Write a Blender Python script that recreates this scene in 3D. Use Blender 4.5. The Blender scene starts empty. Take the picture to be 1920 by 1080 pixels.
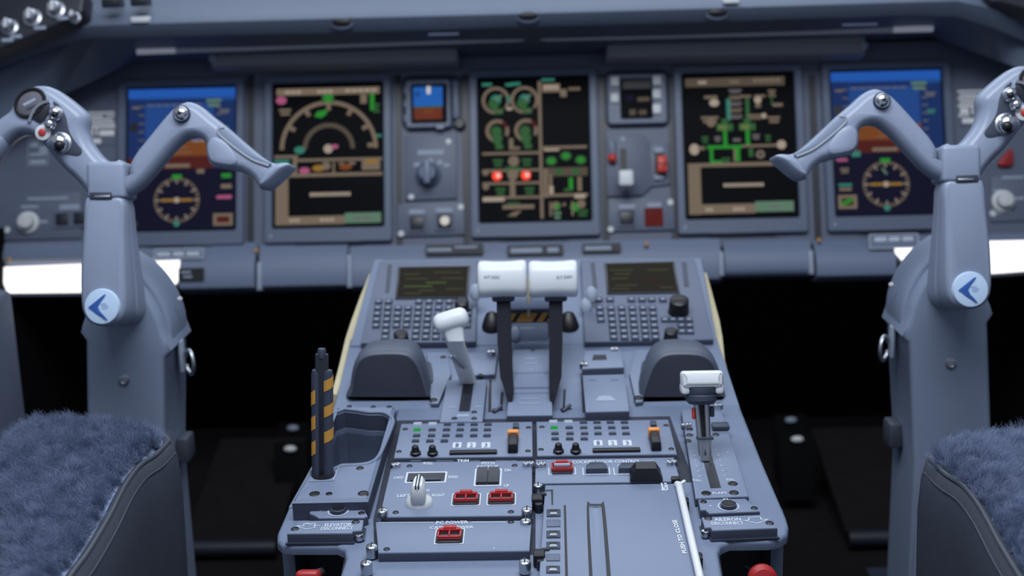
import bpy, bmesh, math, random
from mathutils import Vector, Matrix, noise
from mathutils.geometry import tessellate_polygon
random.seed(4)
SC = bpy.context.scene
COL = SC.collection
R = math.radians

# ------------------------------------------------------------------ camera
FPX = 2400.0
CAM = Vector((0.0127, 0.0, 1.0))
YAW, PITCH, ROLL = 0.0251, R(13), 0.0261
FW = Vector((-math.sin(YAW)*math.cos(PITCH), math.cos(YAW)*math.cos(PITCH), -math.sin(PITCH)))
R0 = Vector((math.cos(YAW), math.sin(YAW), 0)); U0 = R0.cross(FW)
RT = math.cos(ROLL)*R0 - math.sin(ROLL)*U0
UP = math.cos(ROLL)*U0 + math.sin(ROLL)*R0

def ray(px, py):
    return FW + RT*((px-960)/FPX) - UP*((py-540)/FPX)
def at(px, py, d):
    """world point at depth d along the view axis"""
    return CAM + ray(px, py)*d
def atY(px, py, Y):
    r = ray(px, py); return CAM + r*((Y-CAM.y)/r.y)

class Frame:
    """a real plane of the cockpit: origin, right, up-along-surface, normal"""
    def __init__(s, O, U, V):
        s.O = Vector(O); s.U = Vector(U).normalized(); s.V = Vector(V).normalized(); s.N = s.U.cross(s.V)
    def p(s, px, py, n=0.0):
        r = ray(px, py); o = s.O + s.N*n
        h = CAM + r*((o-CAM).dot(s.N)/r.dot(s.N)) - s.O
        return (h.dot(s.U), h.dot(s.V))
    def w(s, u, v, n=0.0):
        return s.O + s.U*u + s.V*v + s.N*n
    def mat(s):
        m = Matrix((s.U, s.V, s.N)).transposed().to_4x4(); m.translation = s.O; return m
    def poly(s, pts, n=0.0):
        return [s.p(x, y, n) for x, y in pts]

def tiltF(O, t):      # plane tilted t from vertical (top away), facing aft
    return Frame(O, (1, 0, 0), (0, math.sin(t), math.cos(t)))
def slopeF(O, a):     # deck rising forward by a
    return Frame(O, (1, 0, 0), (0, math.cos(a), math.sin(a)))
PANEL = tiltF((0, 2.3554, 0.7159), 0.3259)
DECK = slopeF((0, 1.271, 0.517), R(5.5))
QUAD = slopeF((0, 1.435, 0.5328), R(9))
CDU = slopeF((0, 1.601, 0.559), R(23))
WORLD = Frame((0, 0, 0), (1, 0, 0), (0, 1, 0))
def facing(px, py, d, t=13):
    return tiltF(at(px, py, d), R(t))

# ------------------------------------------------------------------ materials
MATS = {}
def mat(name, col, rough=.5, metal=0.0, emit=None, es=1.0, grain=0.0, gscale=300, bump=0.0, spec=.5, coat=0.0):
    m = bpy.data.materials.new(name); m.use_nodes = True
    nt = m.node_tree; b = nt.nodes['Principled BSDF']
    b.inputs['Base Color'].default_value = (*col, 1); b.inputs['Roughness'].default_value = rough
    b.inputs['Metallic'].default_value = metal; b.inputs['Specular IOR Level'].default_value = spec
    b.inputs['Coat Weight'].default_value = coat
    if emit:
        b.inputs['Emission Color'].default_value = (*emit, 1); b.inputs['Emission Strength'].default_value = es
    if grain or bump:
        tc = nt.nodes.new('ShaderNodeTexCoord'); nz = nt.nodes.new('ShaderNodeTexNoise')
        nz.inputs['Scale'].default_value = gscale; nz.inputs['Detail'].default_value = 4
        nt.links.new(tc.outputs['Object'], nz.inputs['Vector'])
        if grain:
            mr = nt.nodes.new('ShaderNodeMapRange')
            mr.inputs['To Min'].default_value = 1-grain; mr.inputs['To Max'].default_value = 1+grain
            mx = nt.nodes.new('ShaderNodeMix'); mx.data_type = 'RGBA'; mx.blend_type = 'MULTIPLY'
            mx.inputs['Factor'].default_value = 1; mx.inputs[6].default_value = (*col, 1)
            nt.links.new(nz.outputs['Fac'], mr.inputs['Value']); nt.links.new(mr.outputs['Result'], mx.inputs[7])
            nt.links.new(mx.outputs[2], b.inputs['Base Color'])
        if bump:
            bp = nt.nodes.new('ShaderNodeBump'); bp.inputs['Strength'].default_value = bump; bp.inputs['Distance'].default_value = .0006
            nt.links.new(nz.outputs['Fac'], bp.inputs['Height']); nt.links.new(bp.outputs['Normal'], b.inputs['Normal'])
    MATS[name] = m
    return m
PAINT = mat('cockpit_paint', (.150, .188, .285), .5, grain=.05, gscale=60, bump=.05)
PLATE = mat('panel_plate_paint', (.165, .203, .30), .45, grain=.04, gscale=50, bump=.04)
BOARD = mat('instrument_board_paint', (.105, .126, .188), .5, grain=.06, gscale=40)
BEZEL = mat('display_bezel_paint', (.105, .132, .205), .45, grain=.04, gscale=40)
SHROUD = mat('glareshield_paint', (.115, .145, .21), .55, grain=.08, gscale=25)
DARKP = mat('dark_paint', (.035, .045, .075), .5, grain=.1, gscale=60)
DARK = mat('dark_plastic', (.014, .016, .026), .4)
BLACK = mat('black_plastic', (.005, .005, .008), .45)
RUBBER_SHADE = mat('black_rubber_and_shade', (.02, .024, .042), .75, grain=.1, gscale=80)  # rubber pads; also paints shade into plate gaps and pockets
FOOT_SHADE = mat('footwell_shade', (.004, .004, .005), .9, spec=.1)  # near-black puts the footwell's shade into the colour
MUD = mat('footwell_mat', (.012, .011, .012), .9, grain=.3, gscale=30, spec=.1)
WHITE = mat('white_plastic', (.68, .70, .74), .4, grain=.02, gscale=40)
IVORY = mat('ivory_plastic', (.62, .64, .66), .45)
PRINT = mat('white_legend', (.55, .6, .7), .6)
FAINT = mat('worn_legend', (.30, .35, .45), .6)
CHROME = mat('chrome', (.72, .74, .78), .16, 1.0)
STUDM = mat('worn_chrome', (.50, .52, .56), .30, 1.0)
EDGE = mat('plate_edge_paint', (.05, .06, .10), .6)
HOODM = mat('hood_vinyl', (.075, .09, .13), .5, grain=.06, gscale=60)
ARMM = mat('lever_arm_black', (.012, .013, .02), .8, spec=.15)
SIGNW = mat('white_ink', (.75, .75, .76), .6)
STEEL = mat('brushed_steel', (.50, .52, .57), .4, 1.0, grain=.08, gscale=120)
RED = mat('red_plastic', (.36, .014, .016), .4, grain=.05, gscale=60)
REDDK = mat('dark_red_button', (.20, .02, .02), .5)
ORANGE = mat('orange_plastic', (.75, .27, .05), .5)
AMBER = mat('amber_stripe', (.62, .30, .05), .5, grain=.1, gscale=100)
CREAM = mat('cream_side_trim', (.52, .46, .30), .6, grain=.1, gscale=40)
BIN_DARK = mat('bin_inside_dark', (.06, .078, .13), .55)  # bin interior, darker than the deck paint
LEATHER = mat('grey_leather', (.046, .055, .077), .55, grain=.15, gscale=120, bump=.3)
LEATHDK = mat('dark_leather', (.02, .026, .04), .6, grain=.15, gscale=120, bump=.3)
PIPING = mat('leather_piping', (.048, .056, .075), .5)
YOKE = mat('yoke_paint', (.255, .30, .41), .36, grain=.03, gscale=40)
COLUMN = mat('column_paint', (.205, .25, .355), .5, grain=.04, gscale=30)
EMBLEM = mat('emblem_pale_blue', (.50, .64, .84), .4)
LOGO = mat('emblem_blue', (.02, .09, .36), .5)
GLASS = mat('screen_black_glass', (.004, .0045, .006), .5, spec=.04)
def lit(name, col, es=.8):
    return mat(name, (.004, .004, .005), .5, emit=col, es=es, spec=.03)
TAN = lit('lit_tan', (.20, .155, .115)); TANB = lit('lit_tan_bright', (.42, .35, .28)); TAND = lit('lit_tan_dim', (.10, .08, .06))
GRN = lit('lit_green', (.025, .27, .03)); GRND = lit('lit_green_dim', (.035, .12, .04)); MINT = lit('lit_mint', (.12, .22, .15))
TEAL = lit('lit_teal', (.04, .22, .17)); LRED = lit('lit_red', (1.1, .075, .03), 1.0); PINK = lit('lit_pink', (.42, .10, .22))
SKYB = lit('lit_sky_blue', (.018, .07, .27)); SKYD = lit('lit_sky_dark', (.012, .032, .13)); SKYL = lit('lit_sky_bright', (.02, .11, .48))
BRWN = lit('lit_brown', (.20, .062, .016)); MARN = lit('lit_maroon', (.085, .015, .012)); NAVY = lit('lit_navy', (.006, .006, .022))
YEL = lit('lit_yellow', (.30, .17, .03)); OLIV = lit('lit_olive', (.045, .042, .018)); OLIVD = lit('lit_olive_dim', (.018, .016, .008))
OLRED = lit('lit_dull_red', (.035, .012, .008)); SNOW = lit('lit_white', (.75, .72, .68)); GREYL = lit('lit_grey', (.16, .15, .16))
BAR_GLOW = mat('pale_bar_glow', (.3, .33, .4), .5, emit=(.022, .024, .032)); TIP_GLOW = mat('pale_tip_glow', (.6, .62, .66), .5, emit=(.11, .115, .14)); TRAYM = mat('tray_grey', (.27, .28, .32), .55, grain=.05, gscale=30)  # bar and tip glow is added to brighten the glareshield underside
LAMP = lit('lamp_diffuser', (1, 1, 1), 1.6)
GLOWR = lit('lit_red_button', (.11, .014, .013)); REDBR = mat('bright_red_plastic', (.62, .05, .035), .4); STBLUE = lit('lit_standby_blue', (.02, .13, .5)); STBRN = lit('lit_standby_brown', (.16, .035, .018))

PIPL = mat('pale_seam', (.34, .36, .42), .5); GREYK = mat('grey_clip_face', (.12, .12, .15), .5); REDB = mat('red_button', (.45, .03, .03), .4); BADGEL = mat('badge_pale_mark', (.30, .44, .72), .5)
FUR = mat('sheepskin', (.19, .235, .37), .9, grain=.25, gscale=22, bump=.8)
GREYP = mat('grey_legend', (.22, .24, .28), .6)
# ------------------------------------------------------------------ objects
FR = {}
def thing(name, label, cat, frame, off=(0, 0, 0), group=None):
    o = bpy.data.objects.new(name, None); COL.objects.link(o)
    o.empty_display_size = .02
    o['label'] = label; o['category'] = cat; o['kind'] = 'thing'
    if group: o['group'] = group
    off = tuple(off) + (0,)*(3-len(off))
    m = frame.mat(); m.translation = frame.w(*off)
    o.matrix_world = m
    FR[o.name] = (frame, Vector(off))
    return o
def copy_tree(o, loc, label, parent=None, group=None):
    c = o.copy(); COL.objects.link(c)
    if parent: c.parent = parent
    else:
        c.location = loc
        if label: c['label'] = label
        if group: c['group'] = group
    for ch in list(o.children): copy_tree(ch, None, None, c)
    return c

_txt = {}
def text_mesh(s):
    if s in _txt: return _txt[s]
    cu = bpy.data.curves.new('t', 'FONT'); cu.body = s; cu.size = 1; cu.resolution_u = 2; cu.offset = .018
    cu.align_x = 'CENTER'; cu.align_y = 'CENTER'
    ob = bpy.data.objects.new('t', cu); COL.objects.link(ob)
    dg = bpy.context.evaluated_depsgraph_get()
    me = bpy.data.meshes.new_from_object(ob.evaluated_get(dg))
    bpy.data.objects.remove(ob)
    _txt[s] = me
    return me

def smooth_loop(pts, k=4):
    """closed Catmull-Rom through 2-D points"""
    n = len(pts); out = []
    for i in range(n):
        p0, p1, p2, p3 = [Vector(pts[(i+j-1) % n]) for j in range(4)]
        for q in range(k):
            t = q/k
            out.append(tuple(.5*((2*p1)+(p2-p0)*t+(2*p0-5*p1+4*p2-p3)*t*t+(3*p1-p0-3*p2+p3)*t**3)))
    return out
def smooth_path(pts, k=6):
    pts = [Vector(p) for p in pts]; out = []
    e = [pts[0]*2-pts[1]] + pts + [pts[-1]*2-pts[-2]]
    for i in range(len(pts)-1):
        p0, p1, p2, p3 = e[i:i+4]
        for q in range(k):
            t = q/k
            out.append(.5*((2*p1)+(p2-p0)*t+(2*p0-5*p1+4*p2-p3)*t*t+(3*p1-p0-3*p2+p3)*t**3))
    out.append(pts[-1]); return out
def rrect(u0, u1, v0, v1, r, k=4):
    out = []
    for cx, cy, a in ((u1-r, v1-r, 0), (u0+r, v1-r, 90), (u0+r, v0+r, 180), (u1-r, v0+r, 270)):
        for i in range(k+1):
            t = R(a+90*i/k); out.append((cx+r*math.cos(t), cy+r*math.sin(t)))
    return out
def area2(p):
    return sum(p[i][0]*p[(i+1) % len(p)][1]-p[(i+1) % len(p)][0]*p[i][1] for i in range(len(p)))
def offset(poly, d):
    """inward offset of a CCW polygon by vertex normals"""
    n = len(poly); out = []
    for i in range(n):
        a, b, c = Vector(poly[i-1][:2]), Vector(poly[i][:2]), Vector(poly[(i+1) % n][:2])
        e1 = (b-a); e2 = (c-b)
        if e1.length < 1e-9 or e2.length < 1e-9: out.append((b.x, b.y)); continue
        e1.normalize(); e2.normalize()
        n1 = Vector((-e1.y, e1.x)); n2 = Vector((-e2.y, e2.x)); m = n1+n2
        if m.length < 1e-6: m = n1
        m.normalize(); s = d/max(.5, m.dot(n1))
        out.append((b.x+m.x*s, b.y+m.y*s))
    return out

def seg_dist(p, poly):
    m_ = 9
    for i in range(len(poly)):
        a, b = Vector(poly[i-1]), Vector(poly[i]); e = b-a; l = e.length_squared
        q = a if l == 0 else a+e*max(0, min(1, (p-a).dot(e)/l)); m_ = min(m_, (p-q).length)
    return m_
def offset_clean(poly, d):
    """inward offset without folded corners"""
    o = offset(poly, d)
    if d <= 0: return o
    n = len(o); ok = [seg_dist(Vector(p), poly) > d*.97 for p in o]
    if sum(ok) < 4: return o
    out = list(o)
    for i in range(n):
        if ok[i]: continue
        a = i
        while not ok[a % n]: a -= 1
        b = i
        while not ok[b % n]: b += 1
        t = (i-a)/(b-a); p = Vector(o[a % n]).lerp(Vector(o[b % n]), t); out[i] = (p.x, p.y)
    return out

class MB:
    def __init__(s, t=None, mir=False, frame=None):
        s.t = t; s.bm = bmesh.new(); s.mats = []; s.mir = mir
        s.F, s.off = FR[t.name] if t else (frame or WORLD, Vector((0, 0, 0)))
    def mi(s, m):
        if m not in s.mats: s.mats.append(m)
        return s.mats.index(m)
    def merge(s, b, m, edge=None):
        i = s.mi(m); e = s.mi(edge) if edge else i
        if edge: b.normal_update()
        for f in b.faces: f.material_index = e if edge and abs(f.normal.z) < .3 else i; f.smooth = True
        me = bpy.data.meshes.new('tmp'); b.to_mesh(me); b.free()
        s.bm.from_mesh(me); bpy.data.meshes.remove(me)
    def box(s, u0, u1, v0, v1, n0, n1, m, bev=0.0, seg=2, top=0.0):
        b = bmesh.new()
        lo = [b.verts.new(c) for c in ((u0, v0, n0), (u1, v0, n0), (u1, v1, n0), (u0, v1, n0))]
        hi = [b.verts.new(c) for c in ((u0+top, v0+top, n1), (u1-top, v0+top, n1), (u1-top, v1-top, n1), (u0+top, v1-top, n1))]
        b.faces.new(lo[::-1]); b.faces.new(hi)
        for i in range(4): b.faces.new((lo[i], lo[(i+1) % 4], hi[(i+1) % 4], hi[i]))
        if bev: bmesh.ops.bevel(b, geom=b.edges[:], offset=bev, segments=seg, affect='EDGES', profile=.5, clamp_overlap=True)
        s.merge(b, m)
    def loft(s, loops, m, cap0=True, cap1=True, closed=True, tri=False, edge=None):
        b = bmesh.new()
        vs = [[b.verts.new(p) for p in L] for L in loops]
        for A, B in zip(vs, vs[1:]):
            n = len(A)
            for i in range(n if closed else n-1):
                j = (i+1) % n
                try: b.faces.new((A[i], A[j], B[j], B[i]))
                except ValueError: pass
        if tri:
            for A, L in ((vs[0], loops[0]), (vs[-1], loops[-1])):
                for f in tessellate_polygon([[Vector((p[0], p[1], 0)) for p in L]]):
                    try: b.faces.new([A[i] for i in f])
                    except ValueError: pass
        elif cap0: b.faces.new(vs[0][::-1])
        if cap1 and not tri: b.faces.new(vs[-1])
        if cap0 and cap1: bmesh.ops.recalc_face_normals(b, faces=b.faces[:])
        s.merge(b, m, edge)
    def prism(s, poly, n0, n1, m, bev=0.0, seg=2, edge=None):
        """poly (u,v) any winding; bevel on the top edge"""
        if area2(poly) < 0: poly = poly[::-1]
        L = [[(u, v, n0) for u, v in poly]]
        if bev:
            for i in range(seg+1):
                a = math.pi/2*i/seg; o = offset(poly, bev*(1-math.cos(a))) if i else poly
                L.append([(u, v, n1-bev+bev*math.sin(a)) for u, v in o])
        else: L.append([(u, v, n1) for u, v in poly])
        s.loft(L, m, edge=edge)
    def inflate(s, poly, layers, m):
        if area2(poly) < 0: poly = poly[::-1]
        L = [[(u, v, n) for u, v in (offset_clean(poly, d) if d else poly)] for n, d in layers]
        s.loft(L, m, tri=True)
    def frame(s, outer, inner, n0, n1, m, bev=.001, nin=None, edge=None):
        """raised ring between two loops with equal vertex counts"""
        if area2(outer) < 0: outer = outer[::-1]
        if area2(inner) < 0: inner = inner[::-1]
        nin = n0 if nin is None else nin
        Ls = [(outer, n0), (outer, n1-bev), (offset(outer, bev), n1), (offset(inner, -bev), n1), (inner, n1-bev), (inner, nin)]
        s.loft([[(u, v, n) for u, v in L] for L, n in Ls], m, False, False, edge=edge)
    def lathe(s, c, prof, m, seg=20, axis='N', M=None):
        """prof [(r, h)] along axis"""
        b = bmesh.new(); rows = []
        for r, h in prof:
            row = []
            for i in range(seg):
                a = 2*math.pi*i/seg; x, y = r*math.cos(a), r*math.sin(a)
                p = {'N': (x, y, h), 'U': (h, x, y), 'V': (y, h, x)}[axis]
                p = Vector(p)
                if M: p = M @ p
                row.append(b.verts.new(p+Vector(c)))
            rows.append(row)
        for A, B in zip(rows, rows[1:]):
            for i in range(seg): b.faces.new((A[i], A[(i+1) % seg], B[(i+1) % seg], B[i]))
        b.faces.new(rows[0][::-1]); b.faces.new(rows[-1])
        bmesh.ops.recalc_face_normals(b, faces=b.faces[:])
        s.merge(b, m)
    def cyl(s, c, r, h, m, seg=20, bev=0.0, axis='N', M=None):
        pr = [(r, 0), (r, h-bev), (r-bev*.3, h-bev*.3), (r-bev, h)] if bev else [(r, 0), (r, h)]
        s.lathe(c, pr, m, seg, axis, M)
    def tube(s, pts, rad, m, seg=10, flat=1.0, ref=(0, 0, 1)):
        pts = [Vector(p) for p in pts]; n = len(pts); rad = rad if isinstance(rad, (list, tuple)) else [rad]*n
        L = []
        for i, p in enumerate(pts):
            d = (pts[min(i+1, n-1)]-pts[max(i-1, 0)]).normalized()
            r = Vector(ref)
            if abs(d.dot(r)) > .95: r = Vector((0, 1, 0))
            a = d.cross(r).normalized(); c = a.cross(d).normalized()
            L.append([p+(a*math.cos(2*math.pi*k/seg)+c*flat*math.sin(2*math.pi*k/seg))*rad[i] for k in range(seg)])
        s.loft(L, m)
    def ball(s, c, r, m, seg=14, sc=(1, 1, 1), M=None):
        b = bmesh.new(); bmesh.ops.create_uvsphere(b, u_segments=seg, v_segments=max(6, seg//2), radius=r)
        for v in b.verts:
            p = Vector((v.co.x*sc[0], v.co.y*sc[1], v.co.z*sc[2]))
            if M: p = M @ p
            v.co = p+Vector(c)
        s.merge(b, m)
    # flat graphics
    def flat(s, poly, n, m):
        if area2(poly) < 0: poly = poly[::-1]
        b = bmesh.new(); b.faces.new([b.verts.new((u, v, n)) for u, v in poly]); s.merge(b, m)
    def rect(s, u0, u1, v0, v1, n, m):
        s.flat([(u0, v0), (u1, v0), (u1, v1), (u0, v1)], n, m)
    def arc(s, u, v, n, r, w, a0, a1, m, k=32):
        b = bmesh.new(); A = []
        for i in range(k+1):
            a = R(a0+(a1-a0)*i/k); c, q = math.cos(a), math.sin(a)
            A.append((b.verts.new((u+(r-w/2)*c, v+(r-w/2)*q, n)), b.verts.new((u+(r+w/2)*c, v+(r+w/2)*q, n))))
        for p, q in zip(A, A[1:]): b.faces.new((p[0], p[1], q[1], q[0]))
        bmesh.ops.recalc_face_normals(b, faces=b.faces[:]); s.merge(b, m)
    def disc(s, u, v, n, r, m, k=20, sy=1.0):
        s.flat([(u+r*math.cos(2*math.pi*i/k), v+r*sy*math.sin(2*math.pi*i/k)) for i in range(k)], n, m)
    def line(s, p, q, n, w, m):
        p, q = Vector(p), Vector(q); d = (q-p).normalized()*w/2; e = Vector((-d.y, d.x))
        s.flat([tuple(p-e), tuple(q-e), tuple(q+e), tuple(p+e)], n, m)
    def outline(s, poly, n, w, m):
        for i in range(len(poly)): s.line(poly[i], poly[(i+1) % len(poly)], n, w, m)
    def text(s, body, u, v, n, width, m, rot=0, height=None):
        me = text_mesh(body); b = bmesh.new(); b.from_mesh(me)
        xs = [x.co.x for x in b.verts]; ys = [x.co.y for x in b.verts]
        cx, cy = (max(xs)+min(xs))/2, (max(ys)+min(ys))/2
        k = width/(max(xs)-min(xs)); ky = height/(max(ys)-min(ys)) if height else k
        c, q = math.cos(R(rot)), math.sin(R(rot))
        for x in b.verts:
            a, e = (x.co.x-cx)*k, (x.co.y-cy)*ky
            x.co = (u+a*c-e*q, v+a*q+e*c, n)
        s.merge(b, m)
    def build(s, name, parent='t', label=None, kind=None, sharp=35, loc=None):
        """links ONE mesh object under its thing"""
        bm = s.bm
        if s.off.length: bmesh.ops.translate(bm, verts=bm.verts[:], vec=-s.off)
        if s.mir:
            bmesh.ops.scale(bm, vec=(-1, 1, 1), verts=bm.verts[:]); bmesh.ops.reverse_faces(bm, faces=bm.faces[:])
        me = bpy.data.meshes.new(name); bm.to_mesh(me); bm.free()
        for m in s.mats: me.materials.append(m)
        me.set_sharp_from_angle(angle=R(sharp))
        o = bpy.data.objects.new(name, me); COL.objects.link(o)
        par = s.t if parent == 't' else parent
        if par: o.parent = par
        elif s.F is not WORLD: o.matrix_world = s.F.mat()
        if label: o['label'] = label
        if kind: o['kind'] = kind
        return o

def child(name, mesh_obj, parent, loc):
    """a further copy of a small part, sharing its mesh"""
    o = bpy.data.objects.new(name, mesh_obj.data); COL.objects.link(o); o.parent = parent; o.location = loc
    return o
def loc_in(t, F, px, py, n=0.0):
    u, v = F.p(px, py, n); off = FR[t.name][1]; return (u-off.x, v-off.y, n-off.z)

def struct(mb, name, label=None):
    o = mb.build(name, None); o['kind'] = 'structure'; o['label'] = label or name.replace('_', ' '); o['category'] = name.split('_')[0]
    return o

# ------------------------------------------------------------------ small standard pieces
def stud(t, F, px, py, r=.005, h=.009, n=0.0):
    """chrome quarter-turn fastener standing on a plate"""
    u, v = F.p(px, py, n+h*.6)
    mb = MB(t); mb.lathe((u, v, n), [(r, 0), (r, h*.72), (r*.93, h*.9), (r*.6, h), (r*.1, h*1.03)], STUDM, 18)
    mb.box(u-r*.12, u+r*.12, v-r*.7, v+r*.7, h*1.0+n, h*1.06+n, BLACK)
    return mb.build('fastener', label='bright chrome fastener')
def screw(t, F, px, py, r=.0032, n=0.0, m=DARK):
    u, v = F.p(px, py, n)
    mb = MB(t); mb.lathe((u, v, n-.001), [(r, 0), (r, .0012), (r*.8, .0018), (r*.75, .0012)], m, 14)
    return mb.build('screw')
def guard(t, F, px, py, w, h, base=True, lab='red guarded switch cover'):
    u, v = F.p(px, py)
    if base:
        b = MB(t); b.frame(rrect(u-w*.62, u+w*.62, v-h*.62, v+h*.62, .001, 1), rrect(u-w*.57, u+w*.57, v-h*.57, v+h*.57, .001, 1), -.0005, .0006, PRINT, .0002)
        b.rect(u-w*.57, u+w*.57, v-h*.57, v+h*.57, .0004, BLACK)
        b.build('switch_base')
    g = MB(t)
    # sloping cover with two openings, slim cheeks and a lift tab at the far end
    def q(a, c, n0, n1, m, bev=.0005):
        g.box(u+a[0]*w, u+a[1]*w, v+(c[0]-.10)*h, v+(c[1]-.10)*h, n0*.6, n1*.6+.0004, m, bev)
    q((-.5, .5), (-.26, -.13), .0045, .0072, RED); q((-.5, -.42), (-.26, .36), .001, .008, RED); q((.42, .5), (-.26, .36), .001, .008, RED)
    q((-.035, .035), (-.2, .36), .004, .0085, RED); q((-.46, .46), (.22, .40), .003, .0095, RED); q((-.27, .27), (.28, .50), .0075, .0115, RED)
    q((-.42, .42), (-.14, .24), .002, .0045, DARK); q((-.47, .47), (-.50, -.30), .0005, .0025, DARK); q((-.49, .49), (-.30, -.26), .001, .005, REDDK)
    g.build('switch_guard', label=lab)
def key_mesh(name, w, h, d, m, top=.0008, legend=None):
    mb = MB(None); mb.box(-w/2, w/2, -h/2, h/2, 0, d, m, 0, top=top)
    if legend: mb.rect(-w*.22, w*.22, -h*.12, h*.12, d+.0001, legend)
    o = mb.build(name, None); return o

# ================================================================== SETTING
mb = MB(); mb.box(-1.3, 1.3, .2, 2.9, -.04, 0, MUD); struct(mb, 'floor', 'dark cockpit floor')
mb = MB(); mb.box(-1.34, -1.3, .2, 2.9, 0, 1.15, BOARD); struct(mb, 'wall_left', 'cockpit side wall on the left')
mb = MB(); mb.box(1.3, 1.34, .2, 2.9, 0, 1.15, BOARD); struct(mb, 'wall_right', 'cockpit side wall on the right')
mb = MB(); mb.box(-1.3, 1.3, 2.9, 2.94, 0, 1.0, FOOT_SHADE); struct(mb, 'wall_front', 'black bulkhead behind the instrument panel')
mb = MB(); mb.box(-1.1, -.758, 1.70, 1.80, 0, .60, BOARD, .012); struct(mb, 'trim_1', 'grey side post beside the left footwell')
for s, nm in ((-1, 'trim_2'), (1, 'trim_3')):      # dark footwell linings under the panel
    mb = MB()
    mb.box(min(s*.98, s*1.0), max(s*.98, s*1.0), 1.82, 2.85, 0, .60, FOOT_SHADE)
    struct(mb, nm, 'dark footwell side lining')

# ================================================================== INSTRUMENT PANEL
P = PANEL
ip = thing('instrument_panel', 'wide blue-grey main instrument panel carrying the five large displays', 'instrument panel', P, (0, 0, -.02))
mb = MB(ip)
vt = P.p(1000, 96)[1]; vb = P.p(1000, 470)[1]
mb.box(-1.12, 1.12, vb, vt, -.03, 0, BOARD)
# upright ribs and dark gaps between the units
for px in (470, 748, 873, 1133, 1262, 1528):
    u = P.p(px, 300)[0]; v0 = P.p(px, 462)[1]; v1 = P.p(px, 140)[1]
    mb.box(u-.0065, u+.0065, v0, v1, 0, .0006, DARK)
mb.build('board')
# lower lip: a rounded ledge that curls under, in segments
def ledge(px0, px1, ytop, ybot, depth, name='ledge', m=PAINT):
    F = P; u0 = F.p(px0, (ytop+ybot)/2)[0]; u1 = F.p(px1, (ytop+ybot)/2)[0]
    v1 = F.p((px0+px1)/2, ytop)[1]; v0 = F.p((px0+px1)/2, ybot, depth)[1]
    h = v1-v0
    prof = [(v1, -.03), (v1, .004), (v1-h*.18, depth*.55), (v1-h*.45, depth*.95), (v1-h*.8, depth), (v0+.006, depth-.003), (v0, depth-.012), (v0, -.03)]
    b = MB(ip); b.loft([[(u, v, n) for v, n in prof] for u in (u0, u0+.003, u1-.003, u1)], m)
    return b.build(name)
ledge(-60, 342, 455, 492, .010)
ledge(345, 484, 456, 545, .030)
ledge(490, 653, 458, 541, .022)
ledge(659, 1350, 455, 535, .020)
ledge(1356, 1518, 452, 517, .022)
ledge(1524, 1672, 450, 522, .030)
ledge(1672, 1990, 440, 456, .010)
for px, py0, py1 in ((487, 492, 545), (656, 478, 540), (1353, 472, 518), (1521, 470, 515)):
    u, v0 = P.p(px, py1, .02); v1 = P.p(px, py0, .02)[1]
    mb = MB(ip); mb.box(u-.0045, u+.0045, v0, v1, .0, .026, FAINT, .002); mb.build('joint_strip', label='light metal strip at a ledge joint')
# placards
def placard(t, F, px0, py0, px1, py1, n, bg, rows, nm='placard', lab=None, ink=PRINT, border=False):
    u0, v1 = F.p(px0, py0, n); u1, v0 = F.p(px1, py1, n)
    mb = MB(t)
    mb.box(u0, u1, v0, v1, n-.002, n, bg)
    if border: mb.outline([(u0, v0), (u1, v0), (u1, v1), (u0, v1)], n+.0003, .0015, ink)
    for (a, b, y, h) in rows:
        mb.rect(u0+(u1-u0)*a, u0+(u1-u0)*b, v1-(v1-v0)*(y+h), v1-(v1-v0)*y, n+.0002, ink)
    return mb.build(nm, label=lab)
placard(ip, P, 798, 459, 906, 476, .022, DARK, [(.03, .45, .35, .3), (.5, .9, .2, .2)], lab='dark placard strip on the ledge', ink=FAINT)
placard(ip, P, 951, 460, 1056, 477, .022, DARK, [(.06, .62, .3, .45), (.72, .92, .3, .45)], lab='dark placard strip on the ledge', ink=FAINT)
placard(ip, P, 1092, 457, 1164, 472, .022, DARK, [(.06, .75, .3, .45)], lab='dark placard strip on the ledge', ink=FAINT)
placard(ip, P, 334, 503, 382, 526, .034, BLACK, [(.1, .5, .25, .15), (.2, .55, .6, .15)], lab='small black placard', ink=FAINT)
placard(ip, P, 290, 468, 381, 484, .030, PAINT, [(.05, .32, .3, .4), (.38, .6, .3, .4), (.66, .92, .3, .4)], lab='pale lettered placard', ink=PRINT, border=True)
placard(ip, P, 1630, 440, 1722, 464, .030, PAINT, [(.1, .35, .2, .3), (.4, .62, .2, .3), (.68, .9, .2, .3)], lab='pale lettered placard', ink=PRINT, border=True)
rows = [(.0, .95, .02, .06), (.05, .6, .12, .07), (.7, .95, .12, .05), (0, .9, .22, .06), (.05, .95, .32, .06), (0, .98, .42, .07), (.05, .3, .52, .22), (.38, .44, .5, .2), (.5, .95, .56, .16), (.1, .55, .80, .14), (.0, .25, .68, .08)]
placard(ip, P, 156, 209, 217, 272, .002, BOARD, rows, lab='white text placard beside the display', ink=SIGNW)
placard(ip, P, 1795, 168, 1862, 234, .002, BOARD, rows, lab='white text placard beside the display', ink=SIGNW)
placard(ip, P, 53, 262, 90, 311, .002, BOARD, [(.1, .5, .1, .2), (.55, .95, .25, .3), (.1, .9, .5, .12), (.1, .9, .75, .18)], ink=FAINT, border=True)
for px, py in ((480, 470), (16, 487), (1212, 458), (1536, 450)):
    u, v = P.p(px, py, .02); mb = MB(ip); mb.ball((u, v, .019), .004, AMBER, 10); mb.build('marker_lamp', label='tiny amber marker')

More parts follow.
